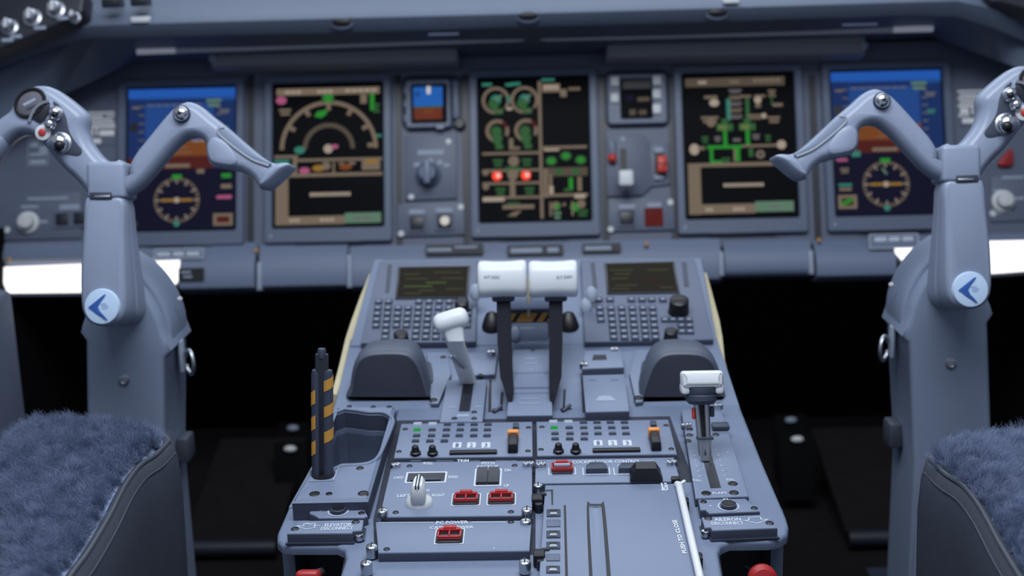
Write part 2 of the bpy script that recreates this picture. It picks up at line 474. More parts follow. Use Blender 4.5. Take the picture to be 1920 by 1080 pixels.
# under-panel lamps that show blown-out white
def foot_lamp(poly, nm, label):
    pts = P.poly(poly, .004); t = thing(nm, label, 'lamp', P, (*pts[0], .0), group=None)
    mb = MB(t); mb.prism(pts, -.012, .004, LAMP, .002); mb.build('diffuser')
    mb = MB(t); mb.prism(offset(pts if area2(pts) > 0 else pts[::-1], -.006), -.03, -.012, DARKP); mb.build('housing')
foot_lamp([(-6, 501), (356, 487), (352, 495), (326, 530), (300, 545), (13, 548)], 'footwell_lamp', 'bright white lamp strip under the panel behind the left control column')
foot_lamp([(1668, 457), (1960, 446), (1960, 504), (1867, 511), (1720, 515), (1690, 480)], 'footwell_lamp', 'bright white lamp strip under the panel behind the right control column')

# ------------------------------------------------------------------ glareshield
gs = thing('glareshield', 'blue-grey glareshield overhanging the whole instrument panel', 'glareshield', WORLD, (0, 2.3, 1.0))
YL = [2.285, 2.262, 2.235, 2.215, 2.21, 2.21, 2.21, 2.21, 2.21, 2.215, 2.235, 2.262, 2.285]
lp_ = [(-60, 126), (30, 92), (120, 58), (170, 46), (250, 43), (640, 32), (960, 24), (1280, 15), (1700, 2), (1795, 0), (1860, 14), (1920, 36), (2000, 68)]
fp_ = [(-60, 152), (30, 116), (120, 82), (170, 72), (250, 72), (640, 64), (960, 53), (1280, 45), (1700, 31), (1795, 33), (1860, 53), (1920, 78), (2000, 112)]
lip = [atY(x, y, Y) for (x, y), Y in zip(lp_, YL)]
fac = [atY(x, y, Y+(.012 if i in (0, 1, 11, 12) else .016)) for i, ((x, y), Y) in enumerate(zip(fp_, YL))]
bk = [(-60, 260), (20, 222), (110, 180), (200, 138), (247, 116), (640, 112), (960, 106), (1280, 98), (1747, 68), (1800, 86), (1860, 108), (1920, 132), (2000, 162)]
mb = MB(gs); L = []
for i, (a, b, k) in enumerate(zip(lip, fac, bk)):
    dn = (.10, .10, .09, .07, .03, .004, .004, .004, .03, .07, .09, .10, .10)[i]; kk = P.w(*P.p(*k, dn), dn)
    L.append([tuple(kk+Vector((0, .03, .0))), tuple(kk), tuple(b+Vector((0, .02, -.001))), tuple(b+Vector((0, .003, 0))), tuple(b+Vector((0, -.001, .003))), tuple(a+Vector((0, .002, -.006))), tuple(a+Vector((0, 0, -.002))), tuple(a+Vector((0, .004, .002))),
              tuple(a+Vector((0, .02, .012))), tuple(a+Vector((0, .07, .034))), tuple(a+Vector((0, .2, .06))), tuple(a+Vector((0, .40, .075)))])
# the two surfaces are lofted along the sweep
mb.loft(L, SHROUD)
mb.build('shroud', sharp=50)
for px, py in ((641, 44), (990, 32), (1345, 26)):
    c = atY(px, py, 2.213); mb = MB(gs)
    mb.ball((c.x, c.y, c.z-.002), .0185, SHROUD, 20, (1, .18, .5)); mb.ball((c.x, c.y-.0035, c.z+.002), .0165, BLACK, 20, (1, .2, .42))
    mb.build('recessed_fastener', label='dark recessed fastener in the lip')
for (px, py, w, h, m, nm) in ((261, 37, .030, .010, WHITE, 'pull_tab'), (1372, 2, .026, .008, WHITE, 'pull_tab'), (205, 6, .028, .016, DARK, 'vent_slot'), (258, 4, .026, .014, DARK, 'vent_slot')):
    c = atY(px, py, 2.205); mb = MB(gs); mb.box(c.x-w/2, c.x+w/2, c.y, c.y+.04, c.z-h/2, c.z+h/2, m, .002); mb.build(nm)
# printed legends along the face
for px0, px1, py in ((803, 860, 64), (1580, 1645, 46)):
    a = atY(px0, py-3, 2.219); b = atY(px1, py+3, 2.219); mb = MB(gs); mb.box(a.x, b.x, a.y, a.y+.004, (a.z+b.z)/2-.0015, (a.z+b.z)/2+.0015, BEZEL); mb.build('legend')

TR = Frame(P.w(0, 0, .07), P.U, P.V)
BR = Frame(P.w(0, 0, .105), P.U, P.V)
def bar_and_tray(side):
    if side < 0: b0, b1, bt, t0, t1, tt = 258, 985, (97, 72), 393, 857, (98, 80, 112, 122)
    else: b0, b1, bt, t0, t1, tt = 1012, 1748, (72, 54), 1138, 1626, (74, 58, 98, 106)
    w = 'left' if side < 0 else 'right'
    t = thing('glow_bar', f'thin pale bar given a glow under the {w} half of the glareshield', 'light bar', BR, BR.p(b0, bt[0]))
    a, c = Vector((*BR.p(b0, bt[0]), 0)), Vector((*BR.p(b1, bt[1]), 0)); d = (c-a)
    mb = MB(t); mb.tube([a, a+d*.02, a+d*.98, c], [.003, .0055, .0055, .004], BAR_GLOW, 10); mb.build('bar')
    e0, e1 = ((a, a+d*.10) if side < 0 else (c-d*.10, c))
    mb = MB(t); mb.tube([e0+Vector((0, 0, .002)), e1+Vector((0, 0, .002))], .0060, TIP_GLOW, 10); mb.build('end_sleeve', label='pale end sleeve')
    for k in (.2, .5, .8):
        q = a+d*k; mb = MB(t); mb.box(q.x-.008, q.x+.008, q.y-.002, q.y+.03, -.012, .0, DARKP); mb.build('bracket')
    t = thing('pullout_tray', f'long flat tray tucked under the {w} half of the glareshield', 'tray', TR, TR.p(t0, tt[3]))
    pts = [TR.p(t0, tt[3], 0), TR.p(t1, tt[2], 0), TR.p(t1, tt[1], 0), TR.p(t0, tt[0], 0)]
    mb = MB(t); mb.prism(pts, -.07, -.008, TRAYM, .006, 3); mb.build('tray_body')
    u, v = (pts[1] if side > 0 else pts[0]); s = -1 if side > 0 else 1
    mb = MB(t); mb.cyl((u+s*.004, v+.014, -.012), .008, .008, FAINT, 14, .002); mb.build('latch')
bar_and_tray(-1); bar_and_tray(1)

# lighting panel at the top left of the glareshield
LP = facing(75, 45, 2.15, 25)
t = thing('lighting_panel', 'dark panel with silver knobs at the far left of the glareshield', 'control panel', LP, LP.p(75, 45))
mb = MB(t); pts = smooth_loop(LP.poly([(-40, -30), (60, -30), (150, -25), (156, 8), (150, 26), (110, 45), (50, 72), (0, 92), (-40, 108)]), 3)
mb.prism(pts, -.04, 0, DARK, .006, 3); mb.build('plate')
for px, py, r in ((14, 47, .012), (57, 29, .013), (101, 14, .013), (137, 29, .008)):
    u, v = LP.p(px, py, .012)
    mb = MB(t); mb.lathe((u, v, 0), [(r*1.25, 0), (r*1.2, .004), (r*.85, .006), (r*.8, .018), (r*.6, .021)], STEEL, 18); mb.box(u-r*.15, u+r*.15, v-r*.7, v+r*.7, .02, .0235, WHITE, .0006)
    mb.build('knob', label='silver rotary knob')
for px, py in ((30, 68), (75, 52), (118, 34), (14, 75)):
    u, v = LP.p(px, py, .001); mb = MB(t); mb.rect(u-.010, u+.010, v-.003, v+.003, .0012, FAINT); mb.build('legend')
# matching corner panel at the far right
RP = facing(1915, -8, 2.15, 25)
t = thing('lighting_panel', 'dark panel edge at the far right corner of the glareshield', 'control panel', RP, RP.p(1900, -5))
mb = MB(t); mb.prism(smooth_loop(RP.poly([(1855, -40), (1856, 0), (1880, 6), (1925, 18), (1990, 40), (1990, -40)]), 3), -.04, 0, DARK, .005, 3); mb.build('plate')

# ------------------------------------------------------------------ side controls on the panel, outboard
def outboard(s):
    if s < 0:
        F = P; t = thing('cockpit_side_panel', 'outboard control panel with ivory knob at the far left', 'control panel', F, F.p(70, 410))
        c = [(-30, 362), (152, 360), (152, 446), (-30, 452)]; k = (50, 416); b = [(116, 412), (150, 410)]; sc = (13, 431); tx = [(52, 128, 373), (40, 72, 388), (112, 150, 386), (112, 150, 391), (68, 90, 416)]
    else:
        F = P; t = thing('cockpit_side_panel', 'outboard control panel with ivory knob at the far right', 'control panel', F, F.p(1890, 370))
        c = [(1858, 332), (1985, 326), (1985, 412), (1858, 416)]; k = (1883, 376); b = [(1945, 368)]; sc = (1862, 400); tx = [(1878, 1920, 333), (1863, 1878, 358), (1898, 1920, 372), (1870, 1896, 398)]
    mb = MB(t); mb.prism(F.poly(c, .004), 0, .004, BOARD, .001)
    for a, e, y in tx:
        u0, v = F.p(a, y, .004); u1 = F.p(e, y, .004)[0]; mb.rect(u0, u1, v-.0025, v+.0025, .0044, FAINT)
    mb.build('plate')
    u, v = F.p(*k, .012)
    mb = MB(t); mb.lathe((u, v, .004), [(.021, 0), (.020, .005), (.015, .006), (.0135, .018), (.011, .020)], IVORY, 20); mb.box(u-.003, u+.003, v-.012, v+.012, .023, .026, IVORY, .001); mb.build('rotary_knob', label='ivory rotary knob')
    for px, py in b:
        u, v = F.p(px, py, .006); mb = MB(t); mb.frame(rrect(u-.017, u+.017, v-.016, v+.016, .002, 2), rrect(u-.012, u+.012, v-.011, v+.011, .002, 2), .004, .007, BOARD, .0008)
        mb.box(u-.0118, u+.0118, v-.0108, v+.0108, .003, .007, DARK, .001); mb.build('push_button')
    screw(t, F, *sc, .006, .004, IVORY)
outboard(-1); outboard(1)
# red handle placard on the far right
t = thing('emergency_handle', 'small red triangular handle on the far right of the panel', 'handle', P, P.p(1887, 292))
mb = MB(t); mb.prism(smooth_loop(P.poly([(1873, 306), (1897, 278), (1901, 300), (1898, 309), (1885, 311)], .012), 3), .0, .012, RED, .003, 3); mb.build('grip')
mb = MB(t); mb.prism(P.poly([(1884, 302), (1894, 286), (1896, 303)], .0125), .011, .0135, REDDK); mb.build('inset')

# ------------------------------------------------------------------ display units
def SCR(t, cu, cv, w=.2, h=.2655, n=.0062):
    """normalised screen drawing: x right 0..1, y down 0..1"""
    class S: pass
    mb = MB(t); mb.rect(cu-w/2, cu+w/2, cv-h/2, cv+h/2, n-.0005, GLASS)
    k = [0]
    def q(x, y): return (cu+(x-.5)*w, cv+(.5-y)*h)
    def nn(): k[0] += 1; return n+k[0]*.000004
    S.rect = lambda x0, x1, y0, y1, m: mb.rect(q(x0, 0)[0], q(x1, 0)[0], q(0, y1)[1], q(0, y0)[1], nn(), m)
    S.arc = lambda x, y, r, wd, a0, a1, m: mb.arc(*q(x, y), nn(), r*w, wd*w, a0, a1, m)
    S.disc = lambda x, y, r, m, sy=1: mb.disc(*q(x, y), nn(), r*w, m, 20, sy)
    S.line = lambda x0, y0, x1, y1, wd, m: mb.line(q(x0, y0), q(x1, y1), nn(), wd*w, m)
    S.poly = lambda pts, m: mb.flat([q(*p) for p in pts], nn(), m)
    S.blob = lambda x, y, wd, m, rows=1, hh=.014: [S.rect(x-wd/2+(.0 if r % 2 == 0 else wd*.12), x+wd/2-(wd*.1 if r % 2 else 0), y+r*hh*1.5-hh/2, y+r*hh*1.5+hh/2, m) for r in range(rows)]
    S.dash = lambda x0, x1, y, m, n_=9, hh=.014: [S.rect(x0+(x1-x0)*i/n_, x0+(x1-x0)*(i+.8)/n_, y-hh/2, y+hh/2, m) for i in range(n_)]
    S.mb = mb
    return S
def display(px, py, label, draw):
    cu, cv = P.p(px, py, .006)
    t = thing('display_unit', label, 'display', P, (cu, cv, 0), 'large displays on the main instrument panel')
    w, h = .2, .2655
    mb = MB(t); o = rrect(cu-w/2-.018, cu+w/2+.018, cv-h/2-.030, cv+h/2+.017, .006, 3); i = rrect(cu-w/2-.003, cu+w/2+.003, cv-h/2-.003, cv+h/2+.003, .004, 3)
    mb.frame(o, i, -.002, .013, BEZEL, .002, .005); mb.build('bezel')
    mb = MB(t); mb.rect(cu-w/2-.004, cu+w/2+.004, cv-h/2-.004, cv+h/2+.004, .005, GLASS); mb.build('screen_surround')
    S = SCR(t, cu, cv); draw(S); S.mb.build('screen', label='lit screen')
    for du, dv in ((-.105, -.150), (.105, -.150)):
        mb = MB(t); mb.lathe((cu+du, cv+dv, .0125), [(.0028, 0), (.0026, .001), (.001, .0012)], FAINT if du < 0 else BEZEL, 12); mb.build('screw')
    mb = MB(t); mb.box(cu-.06, cu+.06, cv-h/2-.0305, cv-h/2-.028, .001, .0135, DARKP, .0005); mb.build('lower_lip')
    return t
def pfd(right):
    def draw(S):
        S.rect(0, 1, 0, .45, SKYB); S.rect(0, 1, 0, .065, SKYL); S.rect(.0, .16, .07, .56, SKYD); S.rect(.80, 1, .09, .56, SKYD)
        S.rect(.16, .80, .075, .105, SKYD); S.dash(.18, .7, .115, GREYL, 7, .010); S.blob(.80, .09, .14, MINT, 2, .022)
        S.rect(.16, .80, .37, .57, BRWN); S.rect(0, .16, .49, .57, MARN); S.rect(.16, .80, .48, .57, MARN); S.rect(.8, 1, .42, .57, SKYD)
        for i in range(7): S.rect(.10, .15, .12+i*.06, .128+i*.06, GREYL); S.rect(.82, .87, .13+i*.055, .138+i*.055, GREYL)
        S.rect(.015, .09, .24, .30, BLACK); S.blob(.07, .13, .07, TAN, 1); S.blob(.9, .16, .1, GREYL, 2, .012); S.blob(.9, .28, .08, TEAL, 2, .012)
        S.line(.25, .375, .40, .375, .010, TANB); S.line(.60, .375, .75, .375, .010, TANB); S.rect(.485, .515, .367, .383, TANB)
        for y, a in ((.24, .08), (.28, .04), (.42, .06), (.455, .1)): S.rect(.5-a, .5+a, y-.003, y+.003, TAN)
        S.rect(.35, .58, .535, .56, TAN); S.rect(0, 1, .57, 1, NAVY)
        cx, cy, r = .46, .79, .205
        S.arc(cx, cy, r, .018, 0, 360, TAND)
        for i in range(36): 
            a = R(i*10); l = .028 if i % 3 else .05
            S.line(cx+math.sin(a)*r, cy-math.cos(a)*r*.2/.2655, cx+math.sin(a)*(r-l), cy-math.cos(a)*(r-l)*.2/.2655, .011, TANB if i % 3 == 0 else TAN)
        S.rect(cx-.145, cx+.145, cy-.010, cy+.010, YEL); S.rect(cx-.02, cx+.02, cy-.018, cy+.018, TANB); S.blob(cx, .625, .09, GRN, 1, .03); S.disc(cx, cy+.165, .028, TEAL)
        if right:
            S.line(cx-.03, cy-.11, cx+.01, cy-.07, .02, MINT); S.blob(.07, .565, .1, TAN, 1, .025); S.blob(.07, .615, .1, PINK, 1, .02); S.blob(.2, .575, .08, TEAL, 1, .04); S.blob(.09, .68, .08, TAN, 2, .014)
            S.blob(.09, .79, .12, TEAL, 1, .02); S.blob(.09, .82, .11, TAN, 1, .02); S.rect(.02, .19, .86, .955, TAN); S.rect(.05, .16, .88, .935, OLIV); S.line(.05, .925, .15, .89, .03, GRN); S.blob(.7, .575, .06, TAN, 1, .02)
        else:
            S.blob(.68, .59, .07, TAN, 1, .03); S.blob(.92, .625, .09, GRN, 1, .03); S.blob(.92, .70, .10, TAN, 1, .03); S.blob(.90, .775, .14, PINK, 1, .025); S.rect(.80, .98, .89, .975, TAN); S.rect(.83, .95, .91, .955, MARN); S.blob(.05, .95, .1, OLIV, 2, .03)
    return draw
def mfd_map(S):
    S.rect(.02, .98, .022, .072, TAN); S.dash(.1, .26, .048, TANB, 3, .02); S.dash(.4, .55, .048, TANB, 3, .02); S.dash(.66, .96, .045, TANB, 5, .018)
    S.arc(.505, .455, .435, .038, 0, 180, TAN); S.arc(.505, .455, .222, .042, 0, 180, TAND)
    for a in (4, 30, 60, 90, 120, 150): 
        c, q = math.cos(R(a)), math.sin(R(a)); S.line(.505+.42*c, .455-.42*q*.753, .505+.36*c, .455-.36*q*.753, .04, TAN)
    S.rect(.445, .555, .07, .125, GRND); S.disc(.5, .095, .04, GRN); S.poly([(.37, .225), (.40, .19), (.49, .175), (.49, .205), (.44, .235)], GRN)
    S.disc(.065, .105, .05, PINK, .75); S.blob(.10, .175, .11, TAN, 2, .018); S.rect(.80, .86, .075, .14, TAN); S.rect(.89, .93, .07, .19, GRN); S.blob(.95, .15, .06, GRND, 3, .016)
    S.disc(.235, .46, .05, TEAL, .7); S.disc(.5, .455, .042, TANB); S.disc(.56, .44, .035, PINK, .6); S.blob(.97, .37, .05, TEAL, 1, .02)
    S.rect(.0, .22, .495, .515, TAN); S.rect(.0, .14, .525, .55, TEAL); S.rect(.17, .21, .5, .65, TAN); S.rect(.21, 1, .522, .542, TAN); S.rect(.12, 1, .625, .65, TAN)
    S.disc(.28, .605, .05, PINK, .6); S.disc(.41, .59, .06, YEL, .5); S.disc(.48, .575, .04, TAN); S.disc(.66, .585, .06, BRWN, .5); S.blob(.62, .56, .05, TAN); S.rect(.81, .98, .53, .61, TAN); S.blob(.9, .55, .1, YEL, 1, .03); S.blob(.72, .56, .06, TAN, 1, .02); S.rect(.54, .56, .55, .64, TAN)
    S.rect(.01, .13, .655, .985, TAN); S.rect(.01, .65, .925, .985, TAN); S.rect(.65, .985, .908, .98, MINT); S.dash(.14, .24, .953, TANB, 3, .02); S.dash(.42, .56, .953, TANB, 3, .02); S.dash(.74, .9, .945, FAINT_L, 4, .02)
    S.dash(.33, .71, .775, TANB, 11, .026)
FAINT_L = GREYL
def eicas(S):
    S.rect(.545, .575, .02, .985, TAN)
    for x in (.155, .42):
        S.arc(x, .15, .115, .028, -40, 300, TAN); S.disc(x, .145, .048, TEAL); S.disc(x-.02, .175, .05, GRND); S.line(x, .15, x+.06, .11, .02, SNOW if 0 else MINT); S.blob(x+.02, .215, .11, GRND, 2, .016); S.blob(x-.08, .035, .09, TEAL, 1, .022)
        S.arc(x+.01, .365, .092, .034, -30, 270, TAN); S.arc(x+.01, .365, .092, .034, 20, 60, MARN); S.disc(x, .37, .05, GRND); S.poly([(x-.05, .40), (x+.06, .40), (x+.04, .46), (x-.02, .46)], GRND); S.rect(x-.01, x+.06, .46, .495, GRND)
        S.disc(x, .68, .046, LRED); S.disc(x+.012, .678, .02, SNOW); S.blob(x+.01, .575, .09, GRND, 2, .02); S.blob(x+.03, .775, .09, GRND, 2, .02)
    S.blob(.28, .04, .07, TEAL, 1, .02); S.blob(.275, .13, .04, TEAL, 2, .018); S.blob(.28, .21, .05, TANB, 1, .022); S.rect(.27, .31, .42, .50, TAN); S.blob(.33, .49, .08, TAN, 1, .02)
    for y in (.525, .645, .735, .835): S.rect(.02, .545, y-.010, y+.008, TAN)
    S.rect(.02, .22, .83, .86, TANB); S.disc(.31, .58, .05, TAN); S.blob(.3, .63, .14, GRND, 2, .022); S.disc(.3, .675, .05, TAN); S.rect(.27, .32, .69, .83, TAN); S.disc(.05, .655, .03, TAN); S.disc(.05, .755, .03, TAN)
    S.rect(.2, .49, .885, .915, TAN); S.blob(.3, .875, .12, GRND, 1, .014); S.poly([(.24, .965), (.3, .935), (.38, .925), (.32, .965)], TAN)
    S.rect(.585, .75, .04, .10, TAN); S.dash(.6, .74, .065, TANB, 4, .03); S.rect(.75, .81, .08, .135, TAN); S.dash(.83, .94, .08, TAN, 3, .022); S.blob(.64, .012, .12, TEAL, 1, .018)
    S.rect(.57, .985, .48, .50, TAN); S.rect(.59, .73, .50, .515, TANB)
    for x, y in ((.655, .585), (.79, .552), (.925, .582)): S.disc(x, y, .052, GRND, .8); S.disc(x, y, .034, GRN, .8)
    S.rect(.57, .985, .632, .692, TAND); S.disc(.725, .66, .034, GRND); S.disc(.875, .66, .034, GRND); S.rect(.58, .62, .64, .84, TAN); S.rect(.63, .66, .68, .8, TAN); S.rect(.63, .67, .76, .82, TANB)
    S.rect(.81, .85, .705, .79, GRN); S.blob(.8, .79, .07, GRND, 1, .02); S.rect(.89, .93, .70, .80, TAN); S.rect(.57, .985, .815, .835, TAN); S.rect(.86, .96, .82, .85, TANB)
    S.disc(.69, .90, .04, TAN); S.disc(.70, .905, .025, GRN); S.blob(.7, .95, .07, MINT, 2, .02); S.rect(.63, .65, .87, .97, TAN); S.disc(.86, .91, .04, GRN); S.disc(.92, .89, .04, TAN); S.blob(.93, .94, .1, GRND, 2, .018); S.rect(.83, .85, .87, .97, TAN); S.rect(.75, .78, .88, .9, TAN)
def mfd_syn(S):
    S.rect(.02, .93, .02, .082, TAND); S.dash(.14, .22, .05, TANB, 3, .022); S.dash(.43, .52, .05, TAN, 3, .02); S.dash(.64, .9, .045, TAN, 5, .022)
    S.rect(.39, .43, .17, .32, TEAL); S.rect(.565, .60, .17, .32, GRND)
    for i in range(5): S.blob(.475, .11+i*.045, .12, TAN if i % 2 else GREYL, 2, .010)
    S.blob(.25, .155, .12, TAN, 1, .02); S.disc(.28, .195, .045, TANB, .8); S.blob(.57, .155, .1, TAN, 1, .016); S.disc(.68, .18, .033, TANB, 1.2); S.blob(.68, .225, .05, TAN, 1, .02); S.blob(.70, .155, .10, TAN, 1, .016)
    S.blob(.81, .12, .07, TAN, 3, .012); S.rect(.80, .815, .15, .22, GRND); S.blob(.86, .22, .09, TAN, 1, .022)
    S.blob(.235, .30, .16, TAN, 2, .018); S.disc(.245, .335, .04, TAN); S.blob(.65, .29, .14, TAN, 2, .014); S.disc(.73, .295, .025, TANB); S.blob(.82, .31, .11, TAN, 2, .018)
    for x in (.37, .575): S.rect(x-.075, x+.075, .345, .395, GRND); S.rect(x-.06, x+.02, .352, .387, OLIVG); S.rect(x-.018, x+.018, .395, .505, GRN); S.rect(x-.03, x+.03, .31, .345, GRND)
    S.rect(.2, .52, .495, .52, GRN); S.rect(.225, .255, .50, .62, GRN); S.rect(.225, .335, .60, .625, GRN); S.rect(.455, .50, .50, .61, GRN); S.rect(.52, .86, .495, .512, TAN); S.rect(.44, .46, .52, .61, TAN); S.rect(.58, .62, .52, .58, GRND)
    S.disc(.085, .52, .045, TANB, 1.15); S.rect(.12, .18, .50, .525, TAN); S.disc(.88, .50, .042, TANB, 1.0); S.blob(.185, .44, .06, GRND, 2, .018); S.blob(.30, .44, .06, GREYL, 2, .014); S.blob(.65, .43, .07, GREYL, 2, .014); S.blob(.76, .44, .05, GRND, 2, .018); S.blob(.475, .46, .07, GREYL, 1, .02)
    S.disc(.685, .565, .04, TAN); S.disc(.685, .565, .02, BLACK); S.blob(.37, .59, .08, GRND, 2, .014)
    S.rect(.02, 1, .618, .645, TAN); S.rect(.02, .135, .645, .975, TAN); S.rect(.02, .62, .905, .972, TAN); S.rect(.62, .97, .892, .965, MINT); S.dash(.17, .24, .942, TANB, 2, .022); S.dash(.42, .53, .942, TANB, 3, .022); S.dash(.76, .84, .93, GREYL, 2, .022)
    S.dash(.34, .71, .775, TANB, 11, .024)
OLIVG = lit('lit_olive_green', (.13, .19, .06))
display(340, 298, 'primary flight display, blue over brown, framed behind the left control yoke', pfd(False))
display(615.5, 291, 'large display showing a tan half-circle compass arc above a black message box', mfd_map)
display(1001.5, 280, 'middle display with four round engine gauges and two glowing red dots', eicas)
display(1387, 273, 'large display showing a branching green flow diagram above a black message box', mfd_syn)
display(1666, 267, 'primary flight display, blue over brown, framed behind the right control yoke', pfd(True))

# ------------------------------------------------------------------ centre instrument stacks
def plate_unit(name, label, cat, poly, n, m=BOARD, bev=.002, group=None):
    pts = P.poly(poly, n); c = (sum(p[0] for p in pts)/len(pts), sum(p[1] for p in pts)/len(pts), 0)
    t = thing(name, label, cat, P, c, group)
    mb = MB(t); mb.prism(pts, -.001, n, m, bev); return t, mb
def RR(x0, y0, x1, y1, n, r=.004, k=3):
    u0, v1 = P.p(x0, (y0+y1)/2, n)[0], P.p((x0+x1)/2, y0, n)[1]; u1, v0 = P.p(x1, (y0+y1)/2, n)[0], P.p((x0+x1)/2, y1, n)[1]
    return rrect(u0, u1, v0, v1, r, k)
def clamp_plate(x0, y0, x1, y1, t):      # dark four-lobed mounting bracket behind an instrument
    mb = MB(t); mb.prism(RR(x0, y0, x1, y1, .003, .018, 5), 0, .003, DARKP, .001)
    mb.build('mounting_bracket', label='dark mounting bracket')
# standby attitude instrument
t = thing('standby_instrument', 'small square standby display showing a blue and red-brown horizon', 'instrument', P, P.p(804, 193))
clamp_plate(752, 140, 866, 243, t)
mb = MB(t); mb.frame(RR(760, 149, 845, 239, .016, .006), RR(771, 158, 837, 230, .016, .003), .001, .016, BEZEL, .002, .006); mb.build('bezel')
mb = MB(t); mb.prism(RR(768, 156, 840, 233, .007, .003), .004, .0065, GLASS)
def pr(mb, x0, y0, x1, y1, n, m): mb.flat(RR(x0, y0, x1, y1, n, .0004, 1), n, m)
pr(mb, 775, 163, 830, 200, .0068, STBLUE); pr(mb, 776, 202, 829, 224, .0068, STBRN); pr(mb, 775, 199, 830, 202, .007, GRND); pr(mb, 800, 162, 807, 176, .007, SNOW); pr(mb, 778, 172, 787, 182, .007, SKYB); pr(mb, 820, 174, 829, 183, .007, SKYL); pr(mb, 795, 206, 812, 212, .007, BRWN)
mb.build('screen', label='lit horizon screen')
for y in (170, 195, 222): mb = MB(t); mb.prism(RR(757, y-7, 763, y+7, .018, .001, 1), .008, .018, BEZEL, .001); mb.build('side_button')
mb = MB(t); mb.prism(RR(848, 150, 860, 222, .015, .004), .001, .015, BEZEL, .002); mb.build('side_rail')
u, v = P.p(862, 232, .01); mb = MB(t); mb.lathe((u, v, .001), [(.011, 0), (.010, .012), (.008, .014)], DARK, 16); mb.build('knob')
mb = MB(t); mb.prism(RR(818, 236, 832, 241, .017, .001, 1), .01, .017, FAINT, .0005); mb.build('label_plate')
# small dark instrument with light buttons
t = thing('radio_display', 'small dark unlit instrument with pale buttons down both sides', 'instrument', P, P.p(1195, 180))
clamp_plate(1133, 130, 1258, 238, t)
mb = MB(t); mb.frame(RR(1139, 138, 1250, 232, .016, .006), RR(1164, 147, 1223, 222, .016, .003), .001, .016, BEZEL, .002, .006); mb.build('bezel')
mb = MB(t); mb.prism(RR(1162, 145, 1225, 224, .007, .003), .004, .0065, GLASS)
pr(mb, 1168, 150, 1220, 166, .0068, BLACK); pr(mb, 1172, 178, 1190, 190, .0068, NAVY); pr(mb, 1195, 182, 1218, 190, .0068, TAND); pr(mb, 1180, 205, 1192, 216, .0068, TAND); pr(mb, 1198, 206, 1212, 215, .0068, TAND)
mb.build('screen', label='dark screen')
for x, ys in ((1153, (152, 183)), (1232, (150, 176, 204))):
    for y in ys: mb = MB(t); mb.prism(RR(x-8, y-9, x+8, y+9, .02, .002, 2), .014, .0205, IVORY, .002); mb.build('push_button', label='pale push button')
# rotary selector panel
t, mb = plate_unit('reversion_panel', 'grey panel with one large grey rotary knob beneath the small horizon display', 'control panel', [(760, 256), (856, 253), (857, 372), (759, 376)], .007)
pr(mb, 783, 281, 832, 290, .0073, FAINT); pr(mb, 803, 297, 812, 306, .0073, FAINT); pr(mb, 820, 300, 830, 308, .0073, FAINT); pr(mb, 832, 306, 843, 313, .0073, FAINT); pr(mb, 776, 305, 788, 312, .0073, FAINT); pr(mb, 793, 300, 799, 308, .0073, FAINT)
mb.build('plate')
u, v = P.p(802, 325, .02); mb = MB(t); mb.lathe((u, v, .007), [(.024, 0), (.023, .008), (.019, .010), (.017, .026), (.014, .029)], BEZEL, 24); mb.build('skirt')
mb = MB(t); mb.box(u-.006, u+.006, v-.022, v+.022, .030, .042, PLATE, .003); mb.build('selector_knob', label='grey pointer knob')
for p_ in ((841, 265), (771, 369)): screw(t, P, *p_, .0055, .007, IVORY)
# landing gear panel
t, mb = plate_unit('landing_gear_panel', 'grey panel with white landing gear lever and red tipped latch', 'control panel', [(1136, 256), (1208, 253), (1220, 270), (1222, 350), (1205, 366), (1138, 368)], .007)
pr(mb, 1163, 278, 1175, 318, .0075, BLACK); pr(mb, 1164, 256, 1172, 264, .0073, FAINT); mb.build('plate')
mb = MB(t); mb.prism(RR(1140, 260, 1156, 300, .014, .006), .007, .014, BEZEL, .003); mb.build('latch_housing')
u, v = P.p(1148, 296, .02); mb = MB(t); mb.ball((u, v, .018), .0085, REDBR, 14); mb.build('down_lock_release', label='small red button')
u, v = P.p(1174, 333, .05); mb = MB(t); mb.box(u-.004, u+.004, v-.002, v+.012, .004, .045, STEEL, .001); mb.build('lever_arm')
mb = MB(t); mb.box(u-.0135, u+.0135, v-.016, v+.014, .036, .056, WHITE, .005, 3); mb.build('lever_handle', label='white block lever handle')
mb = MB(t); mb.prism(RR(1166, 350, 1182, 358, .012, .003), .007, .012, FAINT, .002); mb.build('lever_stop')
# guarded red switch
t, mb = plate_unit('guarded_switch', 'red guarded switch in a dark slot right of the gear lever', 'switch', [(1218, 270), (1254, 268), (1258, 346), (1218, 350)], .006)
pr(mb, 1228, 290, 1250, 330, .0064, BLACK); mb.build('plate')
mb = MB(t); mb.prism(RR(1233, 291, 1251, 322, .028, .003), .008, .028, REDBR, .003); u0, v0 = P.p(1242, 306, .03); mb.box(u0-.011, u0+.011, v0-.001, v0+.002, .026, .0295, REDDK, .0006); mb.build('red_cover', label='red cover')
for y0, y1 in ((276, 287), (327, 337)): mb = MB(t); mb.prism(RR(1226, y0, 1245, y1, .012, .004), .006, .012, FAINT, .002); mb.build('guard_bracket')
